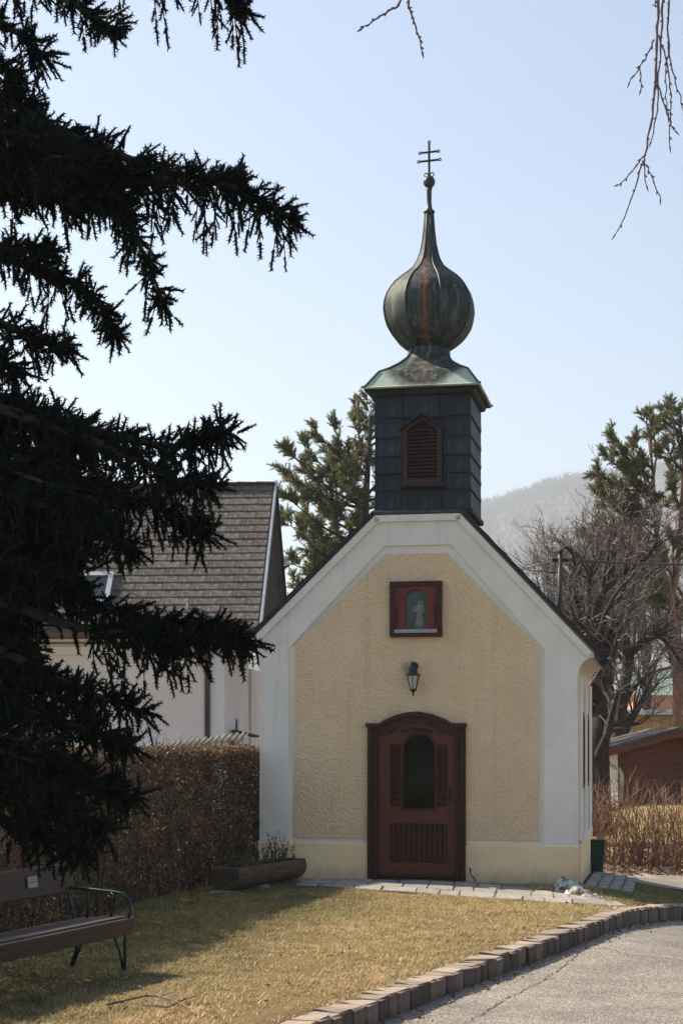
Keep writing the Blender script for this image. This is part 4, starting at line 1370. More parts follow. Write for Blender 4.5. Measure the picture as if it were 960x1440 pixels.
# ---------------------------------------------------------------- hedge
HL = [Vector(p) for p in ((-.99, 21.7), (-1.6, 20.6), (-2.2, 18.6), (-2.65, 16.0), (-3.2, 13.5), (-3.75, 11.0), (-4.2, 8.8))]
hlen = [0]
for a, b in zip(HL, HL[1:]): hlen.append(hlen[-1] + (b - a).length)
def hpt(s):
    for i in range(len(HL) - 1):
        if s <= hlen[i + 1] or i == len(HL) - 2:
            u = (HL[i + 1] - HL[i]) / (hlen[i + 1] - hlen[i])
            return HL[i] + u * (s - hlen[i]), u
hedge = empty('hedge', (HL[2].x - .4, HL[2].y, 0))
tag(hedge, 'clipped brown-leaved hedge running from the bench to the chapel corner', 'hedge')
HT = 1.72
N = 105000
pos, dirs, scl = [], [], []
rg = random.Random(3)
for k in range(N):
    s = rg.random() ** 1.25 * hlen[-1]
    p, u = hpt(s)
    nl = Vector((u.y, -u.x))                 # points away from the road (u runs towards the camera)
    nl = -nl if nl.x > 0 else nl
    top = HT + .05 * mnoise.noise(Vector((s * 1.3, 0, 0))) + .03 * mnoise.noise(Vector((s * 5, 2, 0)))
    q = rg.random()
    if q < .62: dep, z = abs(rg.gauss(0, .11)), rg.uniform(.02, 1) ** .85 * top
    elif q < .85: dep, z = rg.uniform(0, .8), top - abs(rg.gauss(0, .09))
    else: dep, z = rg.uniform(.1, .85), rg.uniform(.05, top)
    dep += .07 * mnoise.noise(Vector((s * 2.1, z * 2.1, 5))) - .04 * z / HT
    if z < .5 and rg.random() < .3: continue
    if rg.random() < .02: z += rg.uniform(0, .09)
    x, y = p.x + nl.x * dep, p.y + nl.y * dep
    pos.append((x, y, z))
    dirs.append((rg.uniform(-1, 1), rg.uniform(-1, 1), rg.uniform(-1.3, .5)))
    scl.append(rg.uniform(.028, .058))
o = hedge.location
P = np.array(pos) - np.array(tuple(o))
V, F = scatter(LEAF_V, LEAF_F, P, frames(np.array(dirs), rng=nrng), scl)
link('leaves', np_mesh('leaves', V, F, MAT['hedge']), hedge)['kind'] = 'stuff'
tw = MB()
for k in range(2600):
    s = rg.random() ** 1.2 * hlen[-1]
    p, u = hpt(s)
    nl = Vector((u.y, -u.x)); nl = -nl if nl.x > 0 else nl
    d = rg.uniform(-.02, .7)
    b = Vector((p.x + nl.x * d, p.y + nl.y * d, 0))
    h = rg.uniform(.8, HT + .04)
    pts = [b, b + Vector((rg.uniform(-.1, .1), rg.uniform(-.1, .1), h * .5)), b + Vector((rg.uniform(-.2, .2), rg.uniform(-.2, .2), h))]
    tw.tube([q - o for q in pts], [rg.uniform(.004, .011), .005, .002], 3, cap=False)
for k in range(420):
    s = rg.random() ** 1.2 * hlen[-1]
    p, u = hpt(s)
    nl = Vector((u.y, -u.x)); nl = -nl if nl.x > 0 else nl
    d = rg.uniform(-.03, .7)
    b = Vector((p.x + nl.x * d, p.y + nl.y * d, HT - .1 if rg.random() < .75 else rg.uniform(.4, 1.5)))
    out = Vector((-nl.x, -nl.y, 0)) * (.02 if b.z > 1.55 else .14)
    q = walk(b, out * 6 + Vector((rg.gauss(0, .35), rg.gauss(0, .35), 1)), rg.uniform(.14, .30), 3, .12, rg)
    tw.tube([v - o for v in q], [.004, .0035, .003, .0015], 3, cap=False)
tw.build('branches', MAT['hedge_twig'], hedge)['kind'] = 'stuff'

# ---------------------------------------------------------------- neighbour's house
GA = R(4.4)
hc = at(365, 882, 33.6)
house = empty('house', (hc.x, hc.y, 0), -GA)       # own frame: x along the ridge (0 at the right verge), y backwards (0 at the eave)
tag(house, 'pale rendered house with steep brown shingled roof behind the hedge', 'house')
EZ, RZ, RUN, HLn = hc.z, 7.45, 2.7, 10.5
MB().box((-.8 - (HLn - .8) / 2, .45 + 2.1, 1.9), (HLn - .9, 4.2, 3.8)).build('wall', MAT['house_wall'], house)
for x, w in ((-.8 - .14, .3), (-1.27, .14), (-4.6, .3)):
    MB().box((x, .44, 1.9), (w, .08, 3.76), bev=.01).build('pilaster', MAT['house_white'], house)
MB().box((-3.1, .43, 1.72), (2.2, .08, .16), bev=.02).build('window_sill', MAT['house_white'], house)
MB().box((-2.3, .425, 3.66), (4.6 if False else 9.2, .07, .2), bev=.02).build('cornice', MAT['house_white'], house, (-3.1, 0, 0))
MB().box((-.79, 2.9, 2.0), (.03, .9, .5)).build('gable_panel', MAT['house_white'], house)
MB().box((-3.4, 6.6, 1.7), (5.2, 3.6, 3.5)).build('annex', MAT['house_wall'], house)
# gable end, clad dark, carried out over the lower wall
MB().prism([(.12, EZ - .25), (2 * RUN - .12, EZ - .25), (RUN, RZ - .18)], 0, .72).build('gable_cladding', MAT['cladding'], house, (-.09, 0, 0), (0, 0, math.pi / 2))
# roof deck and far slope
dk = MB()
for sgn in (0, 1):
    ya, yb = (0, RUN) if sgn == 0 else (2 * RUN, RUN)
    dk.add([(-HLn, ya, EZ - .08), (0, ya, EZ - .08), (0, yb, RZ - .08), (-HLn, yb, RZ - .08), (-HLn, ya, EZ), (0, ya, EZ), (0, yb, RZ), (-HLn, yb, RZ)],
           [(4, 5, 6, 7), (0, 3, 2, 1), (0, 1, 5, 4), (1, 2, 6, 5), (3, 0, 4, 7)])
roof = dk.build('roof', MAT['shingle'], house)
sl_l = math.hypot(RUN, RZ - EZ)
pit = math.atan2(RZ - EZ, RUN)
rg = random.Random(8)
ncs, cw = 20, .60
shm = []
for k in range(5):
    mb = MB().box((0, 0, 0), (cw - .008, sl_l / ncs + .05, .026), bev=.005)
    mb.v = [(x + rg.uniform(-.004, .004), y + rg.uniform(-.006, .006), z + rg.uniform(-.004, .004)) for x, y, z in mb.v]
    shm.append(mb.mesh('shingle', MAT['shingle']))
for i in range(ncs):
    t = (i + .5) / ncs
    for j in range(14):
        x = -.03 - cw * (j + .5) - (cw / 2 if i % 2 else 0)
        if x < -8.6: continue
        cx_ = Vector((x, RUN * t - math.sin(pit) * .03, EZ + (RZ - EZ) * t + math.cos(pit) * .03))
        if i % 2 and j == 0:
            q = link('shingle', shm[0], roof, (-.03 - cw / 4, cx_.y, cx_.z), (pit - .065, 0, 0)); q.scale = (.5, 1, 1)
        # leave the opening of the roof window
        if -4.4 < x < -3.1 and 3 <= i <= 6: continue
        link('shingle', shm[rg.randrange(5)], roof, cx_, (pit - .065 + rg.uniform(-.008, .008), 0, rg.uniform(-.004, .004)))
# verge, ridge, eaves
vg = MB()
vg.add([(.0, -.02, EZ - .12), (.05, -.02, EZ - .12), (.05, RUN, RZ - .06), (0, RUN, RZ - .06), (.0, -.05, EZ + .06), (.05, -.05, EZ + .06), (.05, RUN, RZ + .1), (0, RUN, RZ + .1)],
       [(4, 5, 6, 7), (0, 3, 2, 1), (0, 1, 5, 4), (1, 2, 6, 5), (3, 0, 4, 7), (2, 3, 7, 6)])
vg.build('verge_trim', MAT['zinc'], house)
vg2 = MB()
vg2.add([(.0, 2 * RUN + .02, EZ - .12), (.05, 2 * RUN + .02, EZ - .12), (.05, RUN, RZ - .06), (0, RUN, RZ - .06), (.0, 2 * RUN + .05, EZ + .06), (.05, 2 * RUN + .05, EZ + .06), (.05, RUN, RZ + .1), (0, RUN, RZ + .1)],
        [(4, 7, 6, 5), (0, 1, 2, 3), (0, 4, 5, 1), (1, 5, 6, 2), (3, 7, 4, 0), (2, 6, 7, 3)])
vg2.build('verge_trim', MAT['cladding'], house)
for k in range(24):
    MB().box((-.2 - .42 * k, RUN, RZ + .035), (.44, .26, .04), Matrix.Rotation(R(1.5), 3, 'Y'), bev=.012).build('ridge_tile', MAT['shingle'], roof)
MB().box((-HLn / 2, .05, EZ - .17), (HLn, .12, .14)).build('fascia', MAT['house_white'], house)
MB().box((-HLn / 2, .26, EZ - .24), (HLn - .05, .42, .03)).build('soffit', MAT['house_white'], house)
MB().tube([(-HLn, -.06, EZ - .16), (-1.0, -.06, EZ - .16)], .07, 8).build('gutter', MAT['brown_metal'], house, smooth=True)
MB().tube([(-1.14, -.05, EZ - .22), (-1.14, .12, EZ - .4), (-1.14, .36, EZ - .62), (-1.14, .36, 0)], .05, 8).build('downpipe', MAT['brown_metal'], house, smooth=True)
for x in (-1.55, -4.0):
    MB().box((x, .3, EZ + .46), (.05, .05, .16)).build('snow_guard', MAT['zinc'], roof)
# roof window
rw = empty('skylight_pivot'); bpy.data.objects.remove(rw)
t0, t1 = 2.9 / ncs, 7.1 / ncs
wc = Vector((-3.72, RUN * (t0 + t1) / 2 - math.sin(pit) * .06, EZ + (RZ - EZ) * (t0 + t1) / 2 + math.cos(pit) * .06))
wl = sl_l * (t1 - t0)
fr = MB().prism([(-.5, -wl / 2), (.5, -wl / 2), (.5, wl / 2), (-.5, wl / 2)], -.05, .05, [[(-.40, -wl / 2 + .1), (.40, -wl / 2 + .1), (.40, wl / 2 - .1), (-.40, wl / 2 - .1)]])
sk = fr.build('roof_window', MAT['zinc'], house, wc, (pit - math.pi / 2, 0, 0))
MB().box((0, 0, 0), (.82, .02, wl - .18)).build('pane', MAT['sky_pane'], sk)
MB().box((0, .06, -wl / 2 - .06), (1.3, .05, .3)).build('flashing', MAT['cladding'], sk)
# small canopy and hatch on the end wall
MB().box((-.55, 1.9, 1.92), (.5, .9, .05), Matrix.Rotation(R(14), 3, 'Y')).build('canopy', MAT['cladding'], house)
MB().box((-.77, 1.9, 1.3), (.05, .7, 1.1)).build('side_door', MAT['brown_metal'], house)
# aerial on the ridge
aer = at(4, 683, 36.0)
ant = empty('tv_antenna', (aer.x, aer.y, aer.z - .1))
tag(ant, 'thin television aerial standing on the house ridge behind the spruce', 'antenna')
MB().tube([(0, 0, 0), (0, 0, 2.45)], .02, 6).build('pole', MAT['iron'], ant)
for k, z in enumerate((2.38, 2.22, 2.06)):
    MB().tube([(-.1, 0, z - .05), (.42, 0, z + .05)], .008, 5).build('antenna_rod', MAT['iron'], ant)

# lean-to roof of corrugated sheet behind the hedge
lr = at(345, 1040, 26.0)
ll = at(195, 1060, 26.0)
lean = empty('lean_to', (lr.x, lr.y, ground_z(lr.x, lr.y)))
tag(lean, 'low lean-to roofed with weathered corrugated sheet behind the hedge', 'shelter')
W = lr.x - ll.x
V, F = [], []
n = 150
for i in range(n + 1):
    x = -W * i / n
    z = lr.z - (lr.z - ll.z) * i / n + .028 * math.cos(2 * math.pi * i / n * W / .105)
    for (y, dz) in ((0, 0), (1.3, .12)):
        V += [(x, y, z + dz - ground_z(lr.x, lr.y)), (x, y, z + dz - .012 - ground_z(lr.x, lr.y))]
for i in range(n):
    a = i * 4
    F += [(a, a + 4, a + 6, a + 2), (a + 1, a + 3, a + 7, a + 5), (a, a + 1, a + 5, a + 4), (a + 2, a + 6, a + 7, a + 3)]
link('corrugated_sheet', np_mesh('corrugated_sheet', V, F, MAT['corrugated']), lean)
MB().add([(.03, .02, lr.z - .06), (.03, .1, lr.z - .06), (-W, .1, ll.z - .06), (-W, .02, ll.z - .06), (.03, .02, lr.z - .2), (.03, .1, lr.z - .2), (-W, .1, ll.z - .16), (-W, .02, ll.z - .16)],
         [(0, 1, 2, 3), (7, 6, 5, 4), (0, 4, 5, 1), (3, 2, 6, 7), (0, 3, 7, 4), (1, 5, 6, 2)]).build('beam', MAT['rust_wood'], lean)
for x in (-.05, -W + .1):
    MB().box((x, .06, .8), (.09, .07, 1.62 if x > -.5 else 1.4)).build('post', MAT['rust_wood'], lean)
    MB().box((x, 1.2, .85), (.09, .07, 1.7)).build('post', MAT['rust_wood'], lean)

# ---------------------------------------------------------------- buildings at the right
sc_ = at(868, 1060, 36.0)
SX, SY = sc_.x, sc_.y
SZ = ground_z(SX + 1.2, SY)
shed = empty('garden_shed', (SX, SY, SZ - .02))
tag(shed, 'brown boarded garden shed with shallow gable roof behind bare shrubs', 'shed')
HWD = 1.25
ezs, pzs = at(0, 1049, 36).z - SZ, at(0, 1026, 36).z - SZ
MB().prism([(.0, -.2), (2 * HWD, -.2), (2 * HWD, ezs - .08), (HWD, pzs - .1), (0, ezs - .08)], .02, 3.0).build('wall', MAT['white_plaster'], shed)
MB().prism([(.0, -.2), (2 * HWD, -.2), (2 * HWD, ezs - .06), (HWD, pzs - .02), (0, ezs - .06)], .004, .018).build('gable_board', MAT['shed_board'], shed)
z = -.05
while z < pzs - .12:
    half = HWD if z + .15 < ezs - .08 else max(.12, HWD * (pzs - .13 - z - .15) / (pzs - ezs))
    MB().box((0, 0, 0), (2 * half, .03, .165), Matrix.Rotation(R(-5), 3, 'X'), bev=.004).build('board', MAT['shed_board'], shed, (HWD, 0, z + .08))
    z += .155
for sgn in (-1, 1):
    a, b = (HWD + sgn * (HWD + .32), ezs - .05 - .03), (HWD, pzs)
    q = [a, b, (b[0], b[1] + .07), (a[0], a[1] + .07)]
    MB().prism(q if sgn < 0 else q[::-1], -.45, 3.2).build('roof', MAT['shed_roof'], shed)
    q2 = [(a[0], a[1] - .14), (b[0], b[1] - .14), (b[0], b[1] - .002), (a[0], a[1] - .002)]
    MB().prism(q2 if sgn < 0 else q2[::-1], -.42, -.39).build('barge_board', MAT['shed_board'], shed)
MB().tube([(-.3, -.4, ezs - .1), (-.3, -.36, ezs - .35), (.02, -.12, ezs - .5), (.08, -.08, ezs - .62), (.08, -.08, 0)], .045, 8).build('downpipe', MAT['zinc'], shed, smooth=True)
MB().tube([(-.36, -.45, ezs - .05), (-.36, 3.2, ezs - .05)], .06, 8).build('gutter', MAT['zinc'], shed, smooth=True)

g0 = at(800, 1000, 52.0)
och = empty('garage', (g0.x, g0.y, ground_z(g0.x, g0.y) - .05))
tag(och, 'flat-roofed ochre garage with pale metal roof edge beyond the shed', 'garage')
oz = at(0, 1002, 52).z - och.location.z
MB().box((3.5, 2.5, oz / 2 - .1), (7, 5, oz)).build('wall', MAT['ochre'], och)
MB().box((3.5, 2.4, oz - .0), (7.5, 5.6, .16), bev=.01).build('metal_roof', MAT['zinc'], och)
for k in range(24):
    MB().box((.15 + .29 * k, -.02, oz / 2 - .15), (.27, .03, oz - .1), bev=.005).build('board', MAT['ochre'], och)
MB().box((5.2, -.05, 1.0), (2.2, .04, 1.9)).build('garage_door', MAT['rust_wood'], och)

ph = at(905, 1000, 78.0)
pk = empty('far_house', (ph.x, ph.y, ground_z(ph.x, ph.y) - .05), R(6))
tag(pk, 'pinkish house with greenish roof half hidden by the pine trunk', 'house')
MB().box((4.5, 3.5, 1.7), (9, 7, 3.6)).build('wall', MAT['pink_wall'], pk)
MB().prism([(-.4, 3.45), (7.4, 3.45), (3.5, 4.9)], -.3, 9.3).build('roof', MAT['roof_green'], pk, (9.0, 0, 0), (0, 0, math.pi / 2))
for x in (1.4, 4.2, 7.0):
    w_ = MB().prism([(x - .5, 1.2), (x + .5, 1.2), (x + .5, 2.5), (x - .5, 2.5)], -.06, .02, [[(x - .42, 1.28), (x + .42, 1.28), (x + .42, 2.42), (x - .42, 2.42)]]).build('window', MAT['house_white'], pk)
    MB().box((x, -.005, 1.85), (.86, .01, 1.16)).build('pane', MAT['sky_pane'], w_)
MB().tube([(1.95, -.1, 0), (1.95, -.1, 3.4)], .07, 8).build('downpipe', MAT['house_white'], pk, smooth=True)

# ---------------------------------------------------------------- trees
def limb(mbs, pts, r0, r1, lev, rg, cfg):
    """a limb and everything that grows from it; mbs[lev] takes the tubes"""
    n = len(pts)
    rad = [r0 + (r1 - r0) * k / (n - 1) for k in range(n)]
    mbs[min(lev, len(mbs) - 1)].tube(pts, rad, (9, 6, 4, 3, 3)[min(lev, 4)], cap=lev < 2)
    if lev >= cfg['levels']: return
    num = cfg['num'][lev]
    Lc = sum((b - a).length for a, b in zip(pts, pts[1:]))
    for k in range(num):
        t = rg.uniform(cfg.get('from', .25), 1) if k else 1
        f = t * (n - 1)
        i = min(int(f), n - 2)
        p = pts[i].lerp(pts[i + 1], f - i)
        d0 = (pts[i + 1] - pts[i]).normalized()
        d = rand_dir(d0, R(rg.uniform(*cfg['ang'])), rg)
        d.z += cfg['up'][lev]
        L = Lc * cfg['ratio'][lev] * rg.uniform(.55, 1.15) * (1.15 - .45 * t)
        rr_ = max(cfg['rmin'], rad[i] * (.42, .42, .5, .6)[min(lev, 3)])
        limb(mbs, walk(p, d, L, cfg.get('seg', 4), cfg['wob'], rg, cfg['up'][lev] * .15), rr_, max(cfg['rmin'], rr_ * .35), lev + 1, rg, cfg)

def bare_tree(name, base, mains, label, cfg, seed, group=None, thick=.2):
    """mains: list of (polyline in world, r0, r1)"""
    o = empty(name, base)
    tag(o, label, 'tree', group)
    rg = random.Random(seed)
    A, B = MB(), MB()
    for pts, r0, r1 in mains:
        limb([A, A, B, B], [Vector(p) - Vector(base) for p in pts], r0, r1, 0, rg, cfg)
    A.build('trunk', MAT['bark'], o, smooth=True)
    B.build('crown', MAT['twig'], o)['kind'] = 'stuff'
    return o

def smooth_poly(P, n=4):
    """Catmull-Rom through the points"""
    P = [Vector(p) for p in P]
    out = []
    for i in range(len(P) - 1):
        a, b, c, d = P[max(i - 1, 0)], P[i], P[i + 1], P[min(i + 2, len(P) - 1)]
        for k in range(n):
            t = k / n
            out.append(.5 * ((2 * b) + (c - a) * t + (2 * a - 5 * b + 4 * c - d) * t * t + (3 * b - a - 3 * c + d) * t ** 3))
    return out + [P[-1]]

fcfg = dict(levels=3, num=[15, 8, 5], ang=(25, 70), up=[.25, .1, .05], ratio=[.6, .6, .55], rmin=.0055, wob=.17)
def px_line(P, d): return smooth_poly([at(x, y, d + dd) for x, y, dd in P], 3)
gzt = ground_z(at(835, 1100, 31).x, 31)
b1 = at(832, 1110, 31)
bare_tree('fruit_tree', (b1.x, 31, gzt), [
    (px_line([(840, 1175, 0), (838, 1090, 0), (840, 1040, 0), (850, 985, .1), (842, 940, 0), (834, 880, -.2)], 31), .29, .15),
    (px_line([(838, 985, 0), (828, 930, .3), (815, 870, .5), (800, 810, .6)], 31), .12, .04),
    (px_line([(833, 890, -.2), (842, 840, -.3), (870, 810, -.4), (905, 788, -.6), (922, 762, -.8)], 31), .10, .03),
    (px_line([(833, 880, -.2), (826, 840, 0), (830, 800, .3), (850, 770, .5)], 31), .09, .03),
], 'old dark leaning fruit tree with bare twigs right beside the chapel', fcfg, 5, 'bare trees behind the chapel')
b2 = at(872, 1100, 40.0)
bare_tree('fruit_tree', (b2.x, 40.0, ground_z(b2.x, 40.0)), [
    (px_line([(866, 1160, 0), (868, 1060, 0), (872, 1000, 0), (882, 930, 0), (876, 905, 0), (868, 870, 0)], 40.0), .21, .085),
    (px_line([(880, 925, 0), (900, 905, -.2), (922, 893, -.3), (934, 884, -.4)], 40.0), .12, .06),
    (px_line([(922, 893, -.3), (938, 905, -.5), (955, 930, -.6), (975, 950, -.7)], 40.0), .06, .02),
    (px_line([(868, 1060, 0), (884, 1020, .3), (905, 985, .6), (925, 960, .9)], 40.0), .09, .03),
    (px_line([(872, 880, 0), (856, 850, .2), (845, 820, .4)], 40.0), .06, .02),
], 'gnarled bare fruit tree with forked trunk rising behind the brown shed', fcfg, 8, 'bare trees behind the chapel')
wcfg = dict(levels=3, num=[11, 7, 4], ang=(18, 55), up=[.35, .2, .1], ratio=[.5, .55, .5], rmin=.0065, wob=.12)
for k, (x, y, d, w, lab) in enumerate((
        (845, 690, 47, 55, 'tall spreading bare tree with purplish twigs behind the leaning fruit tree'),
        (800, 745, 55, 45, 'smaller bare tree showing low beside the roof mast'),
        (905, 715, 58, 60, 'wide bare tree standing behind the forked pine'),
        (965, 740, 52, 50, 'bare tree to the right of the forked pine trunk'))):
    p = at(x, 1035, d)
    gz = ground_z(p.x, d)
    top = at(x, y, d).z
    mains = [([Vector((p.x, d, gz - .1)), Vector((p.x + .1, d, gz + (top - gz) * .3)), Vector((p.x, d, gz + (top - gz) * .55)), Vector((p.x - .1, d, gz + (top - gz) * .72))], .2, .07)]
    rg = random.Random(k + 40)
    for j in range(6):
        a = j * 1.05 + k
        q = Vector((p.x, d, gz + (top - gz) * rg.uniform(.28, .5)))
        e_ = Vector((p.x + math.cos(a) * w / FOC * d * 1.0, d + math.sin(a) * 2.0, gz + (top - gz) * rg.uniform(.62, .88)))
        mains.append((smooth_poly([q, q.lerp(e_, .5) + Vector((0, 0, -.2)), e_], 3), .09, .03))
    bare_tree('bare_tree', (p.x, d, gz), mains, lab, wcfg, 60 + k, 'bare trees behind the chapel')

# pines
def shoot(nn, L, nl, w, spread, rngs, rows=True):
    """a needled shoot along +x as thin triangles"""
    V, F = [], []
    rr_ = random.Random(rngs)
    for k in range(nn):
        x = L * (.02 + .98 * k / nn)
        a = rr_.uniform(0, 2 * math.pi)
        fw = math.cos(spread) if k < nn * .9 else .9
        d = Vector((fw, math.sin(spread) * math.cos(a), math.sin(spread) * math.sin(a))).normalized()
        u = d.cross(Vector((rr_.uniform(-1, 1), rr_.uniform(-1, 1), rr_.uniform(-1, 1)))).normalized() * w / 2
        p = Vector((x, 0, 0))
        n_ = len(V)
        tip = p + d * nl * rr_.uniform(.8, 1.1)
        V += [p - u, p + u, tip]
        F.append((n_, n_ + 1, n_ + 2))
    # stem
    n_ = len(V)
    for x, r in ((0, w * 1.1), (L, w * .6)):
        for j in range(3): V.append(Vector((x, r * math.cos(j * 2.1), r * math.sin(j * 2.1))))
    for j in range(3):
        q = (j + 1) % 3
        F += [(n_ + j, n_ + q, n_ + 3 + q), (n_ + j, n_ + 3 + q, n_ + 3 + j)]
    return np.array([tuple(v) for v in V]), F

PINE_V, PINE_F = shoot(25, .17, .066, .0125, R(52), 3)
def pine(name, base, trunks, branches, label, seed, dens=1.0, dead=None, bark='pine_bark'):
    o = empty(name, base)
    tag(o, label, 'tree', 'pines behind the chapel')
    rg = random.Random(seed)
    B = Vector(base)
    tr_ = MB()
    for pts, r0, r1 in trunks:
        n = len(pts)
        tr_.tube([Vector(p) - B for p in pts], [r0 + (r1 - r0) * k / (n - 1) for k in range(n)], 9)
    tr_.build('trunk', MAT[bark], o, smooth=True)
    br = MB()
    pos, dirs = [], []
    for a, b, sp in branches:
        a, b = Vector(a) - B, Vector(b) - B
        L = (b - a).length
        mid = a.lerp(b, .5) - Vector((0, 0, .07 * L))
        pts = smooth_poly([a, mid, b], 4)
        br.tube(pts, [max(.012, .05 * (1 - k / len(pts))) for k in range(len(pts))], 5)
        nsub = max(3, int(L / .28 * dens))
        for k in range(nsub):
            t = rg.uniform(.3, 1) if k else 1
            f = t * (len(pts) - 1); i = min(int(f), len(pts) - 2)
            p = pts[i].lerp(pts[i + 1], f - i)
            dd = rand_dir(pts[i + 1] - pts[i], R(rg.uniform(15, 65)), rg)
            dd.z += .15
            l2 = sp * rg.uniform(.5, 1.1) * (1.2 - .5 * t)
            q = walk(p, dd, l2, 3, .2, rg, .08)
            br.tube(q, [.014, .011, .008, .006], 3, cap=False)
            for m in range(int(13 * dens) + 3):
                u = rg.uniform(.15, 1)
                g = u * 3; ii = min(int(g), 2)
                w = q[ii].lerp(q[ii + 1], g - ii)
                pos.append(tuple(w))
                e_ = rand_dir(q[ii + 1] - q[ii], R(rg.uniform(5, 80)), rg); e_.z += .15
                dirs.append(tuple(e_))
    br.build('boughs', MAT['bark'], o)['kind'] = 'stuff'
    pos, dirs = np.array(pos), np.array(dirs)
    sc_2 = nrng.uniform(.8, 1.4, len(pos))
    if dead is not None:
        c, r = np.array(tuple(Vector(dead[0]) - B)), dead[1]
        mk_ = np.linalg.norm(pos - c, axis=1) < r
        if mk_.any():
            V, F = scatter(PINE_V, PINE_F, pos[mk_], frames(dirs[mk_], rng=nrng), sc_2[mk_])
            link('dead_needles', np_mesh('dead_needles', V, F, MAT['pine_dead']), o)['kind'] = 'stuff'
        pos, dirs, sc_2 = pos[~mk_], dirs[~mk_], sc_2[~mk_]
    V, F = scatter(PINE_V, PINE_F, pos, frames(dirs, rng=nrng), sc_2)
    link('needles', np_mesh('needles', V, F, MAT['pine']), o)['kind'] = 'stuff'

rg = random.Random(17)
D1 = 40.0
tb = at(513, 1035, D1)
trunk1 = [at(x, y, D1) for x, y in ((510, 1140), (511, 950), (513, 800), (514, 700), (518, 640), (520, 585))]
tips = [(402, 665), (410, 640), (430, 632), (447, 610), (462, 640), (470, 606), (480, 650), (500, 588), (522, 572), (512, 600), (405, 700), (402, 725), (410, 740), (430, 700), (450, 690), (455, 720), (440, 735), (470, 745), (420, 760), (404, 790), (412, 815), (440, 780), (425, 835), (455, 800), (470, 780), (410, 850), (445, 830), (490, 690), (485, 720), (540, 610), (548, 650), (560, 690), (575, 720), (560, 760), (535, 590), (440, 655), (425, 680), (500, 640), (490, 670)]
brs = []
for (x, y) in tips:
    yb_ = min(1000, y + rg.uniform(25, 75) if x < 505 else y + rg.uniform(15, 50))
    a = at(512 + 3 * (1 if yb_ < 700 else 0), max(yb_, 600), D1)
    b = at(x, y, D1 + rg.uniform(-1.3, 1.3))
    brs.append((a, b, .62))
for k in range(14):     # boughs towards and away from the viewer
    y = rg.uniform(600, 840)
    a = at(513, y + 30, D1)
    an = rg.uniform(0, 6.28)
    L = .6 + (y - 590) / 260 * 1.4
    brs.append((a, a + Vector((math.cos(an) * L * .7, math.sin(an) * L, .3)), .6))
pine('pine_tree', (tb.x, D1, 0), [(trunk1, .17, .03)], brs, 'dense grey-green pine rising between the house and the chapel tower', 21, 1.4, (at(452, 778, D1), .35), 'bark')

D2 = 46.0
pb_ = at(950, 1035, D2)
gz2 = ground_z(pb_.x, D2)
T1 = smooth_poly([at(x, y, D2) for x, y in ((951, 1120), (952, 960), (950, 905), (940, 833), (930, 800), (923, 750), (919, 700), (917, 660), (912, 615))], 2)
T2 = smooth_poly([at(x, y, D2 + .1) for x, y in ((943, 845), (951, 800), (956, 740), (958, 690), (960, 640), (955, 590))], 2)
brs = []
tips = [(838, 690), (842, 668), (850, 640), (862, 622), (848, 700), (860, 690), (868, 655), (880, 640), (895, 625), (908, 590), (916, 600), (935, 578), (944, 585), (955, 580), (925, 610), (935, 630), (900, 660), (885, 672), (875, 700), (865, 715), (890, 720), (905, 700), (920, 690), (940, 660), (955, 640), (945, 690), (930, 712), (830, 752), (845, 745), (858, 740), (870, 748), (885, 735), (900, 745), (870, 775), (888, 780), (905, 770), (880, 800), (870, 812), (895, 820), (910, 835), (925, 830), (940, 840), (918, 815), (985, 600), (1000, 640), (990, 690), (1005, 720), (980, 620), (970, 575), (990, 760), (930, 780), (945, 760)]
for (x, y) in tips:
    yb_ = y + rg.uniform(20, 60)
    if x > 930 and yb_ < 830:
        a = at(lerp_tab([(590, 955), (640, 960), (740, 956), (845, 943)], yb_), yb_, D2 + .1)
    else:
        a = at(lerp_tab([(615, 912), (660, 917), (750, 923), (800, 930), (833, 940), (905, 950)], yb_), yb_, D2)
    brs.append((a, at(x, y, D2 + rg.uniform(-1.4, 1.4)), .66))
pine('pine_tree', (pb_.x, D2, gz2), [(T1, .155, .025), (T2, .10, .025)], brs, 'tall forked pine with orange bark rising over the shed', 22, 1.5)

# ---------------------------------------------------------------- bare shrubs by the side road, leaf litter
rg = random.Random(31)
shl = ['tan bare shrub beside the chapel wall', 'tan bare shrub in front of the brown shed boards']
for k in range(7):
    px = 836 + 25 * k + rg.uniform(-5, 5)
    d = 27.6 + rg.uniform(-.35, .5) + (.35 if k % 2 else 0)
    p = at(px, 1100, d)
    gz = ground_z(p.x, d)
    o = empty('bare_shrub', (p.x, d, gz))
    tag(o, {0: shl[0], 1: "tan bare shrub in front of the shed's white side wall", 4: 'tan bare shrub standing behind the white scrap of litter'}.get(k, shl[1]), 'shrub', 'bare shrubs along the side road')
    mb = MB()
    hgt = rg.uniform(1.25, 1.6)
    for j in range(30):
        a = rg.uniform(0, 6.28)
        b0 = Vector((.16 * math.cos(a), .16 * math.sin(a), -.03))
        d0 = Vector((math.cos(a) * rg.uniform(.05, .5), math.sin(a) * rg.uniform(.05, .5), 1))
        pts = walk(b0, d0, hgt * rg.uniform(.65, 1.1), 5, .13, rg, .06)
        r0 = rg.uniform(.006, .014)
        mb.tube(pts, [r0, r0 * .9, r0 * .75, r0 * .6, r0 * .5, r0 * .3], 4, cap=False)
        for m in range(6):
            i = rg.randrange(1, 5)
            q = walk(pts[i], rand_dir(pts[i + 1] - pts[i], R(rg.uniform(20, 60)), rg) + Vector((0, 0, .3)), rg.uniform(.15, .5), 3, .2, rg, .05)
            mb.tube(q, [.005, .004, .003, .002], 3, cap=False)
    mb.build('stems', MAT['shrub_stem'], o)['kind'] = 'stuff'
n = 9000
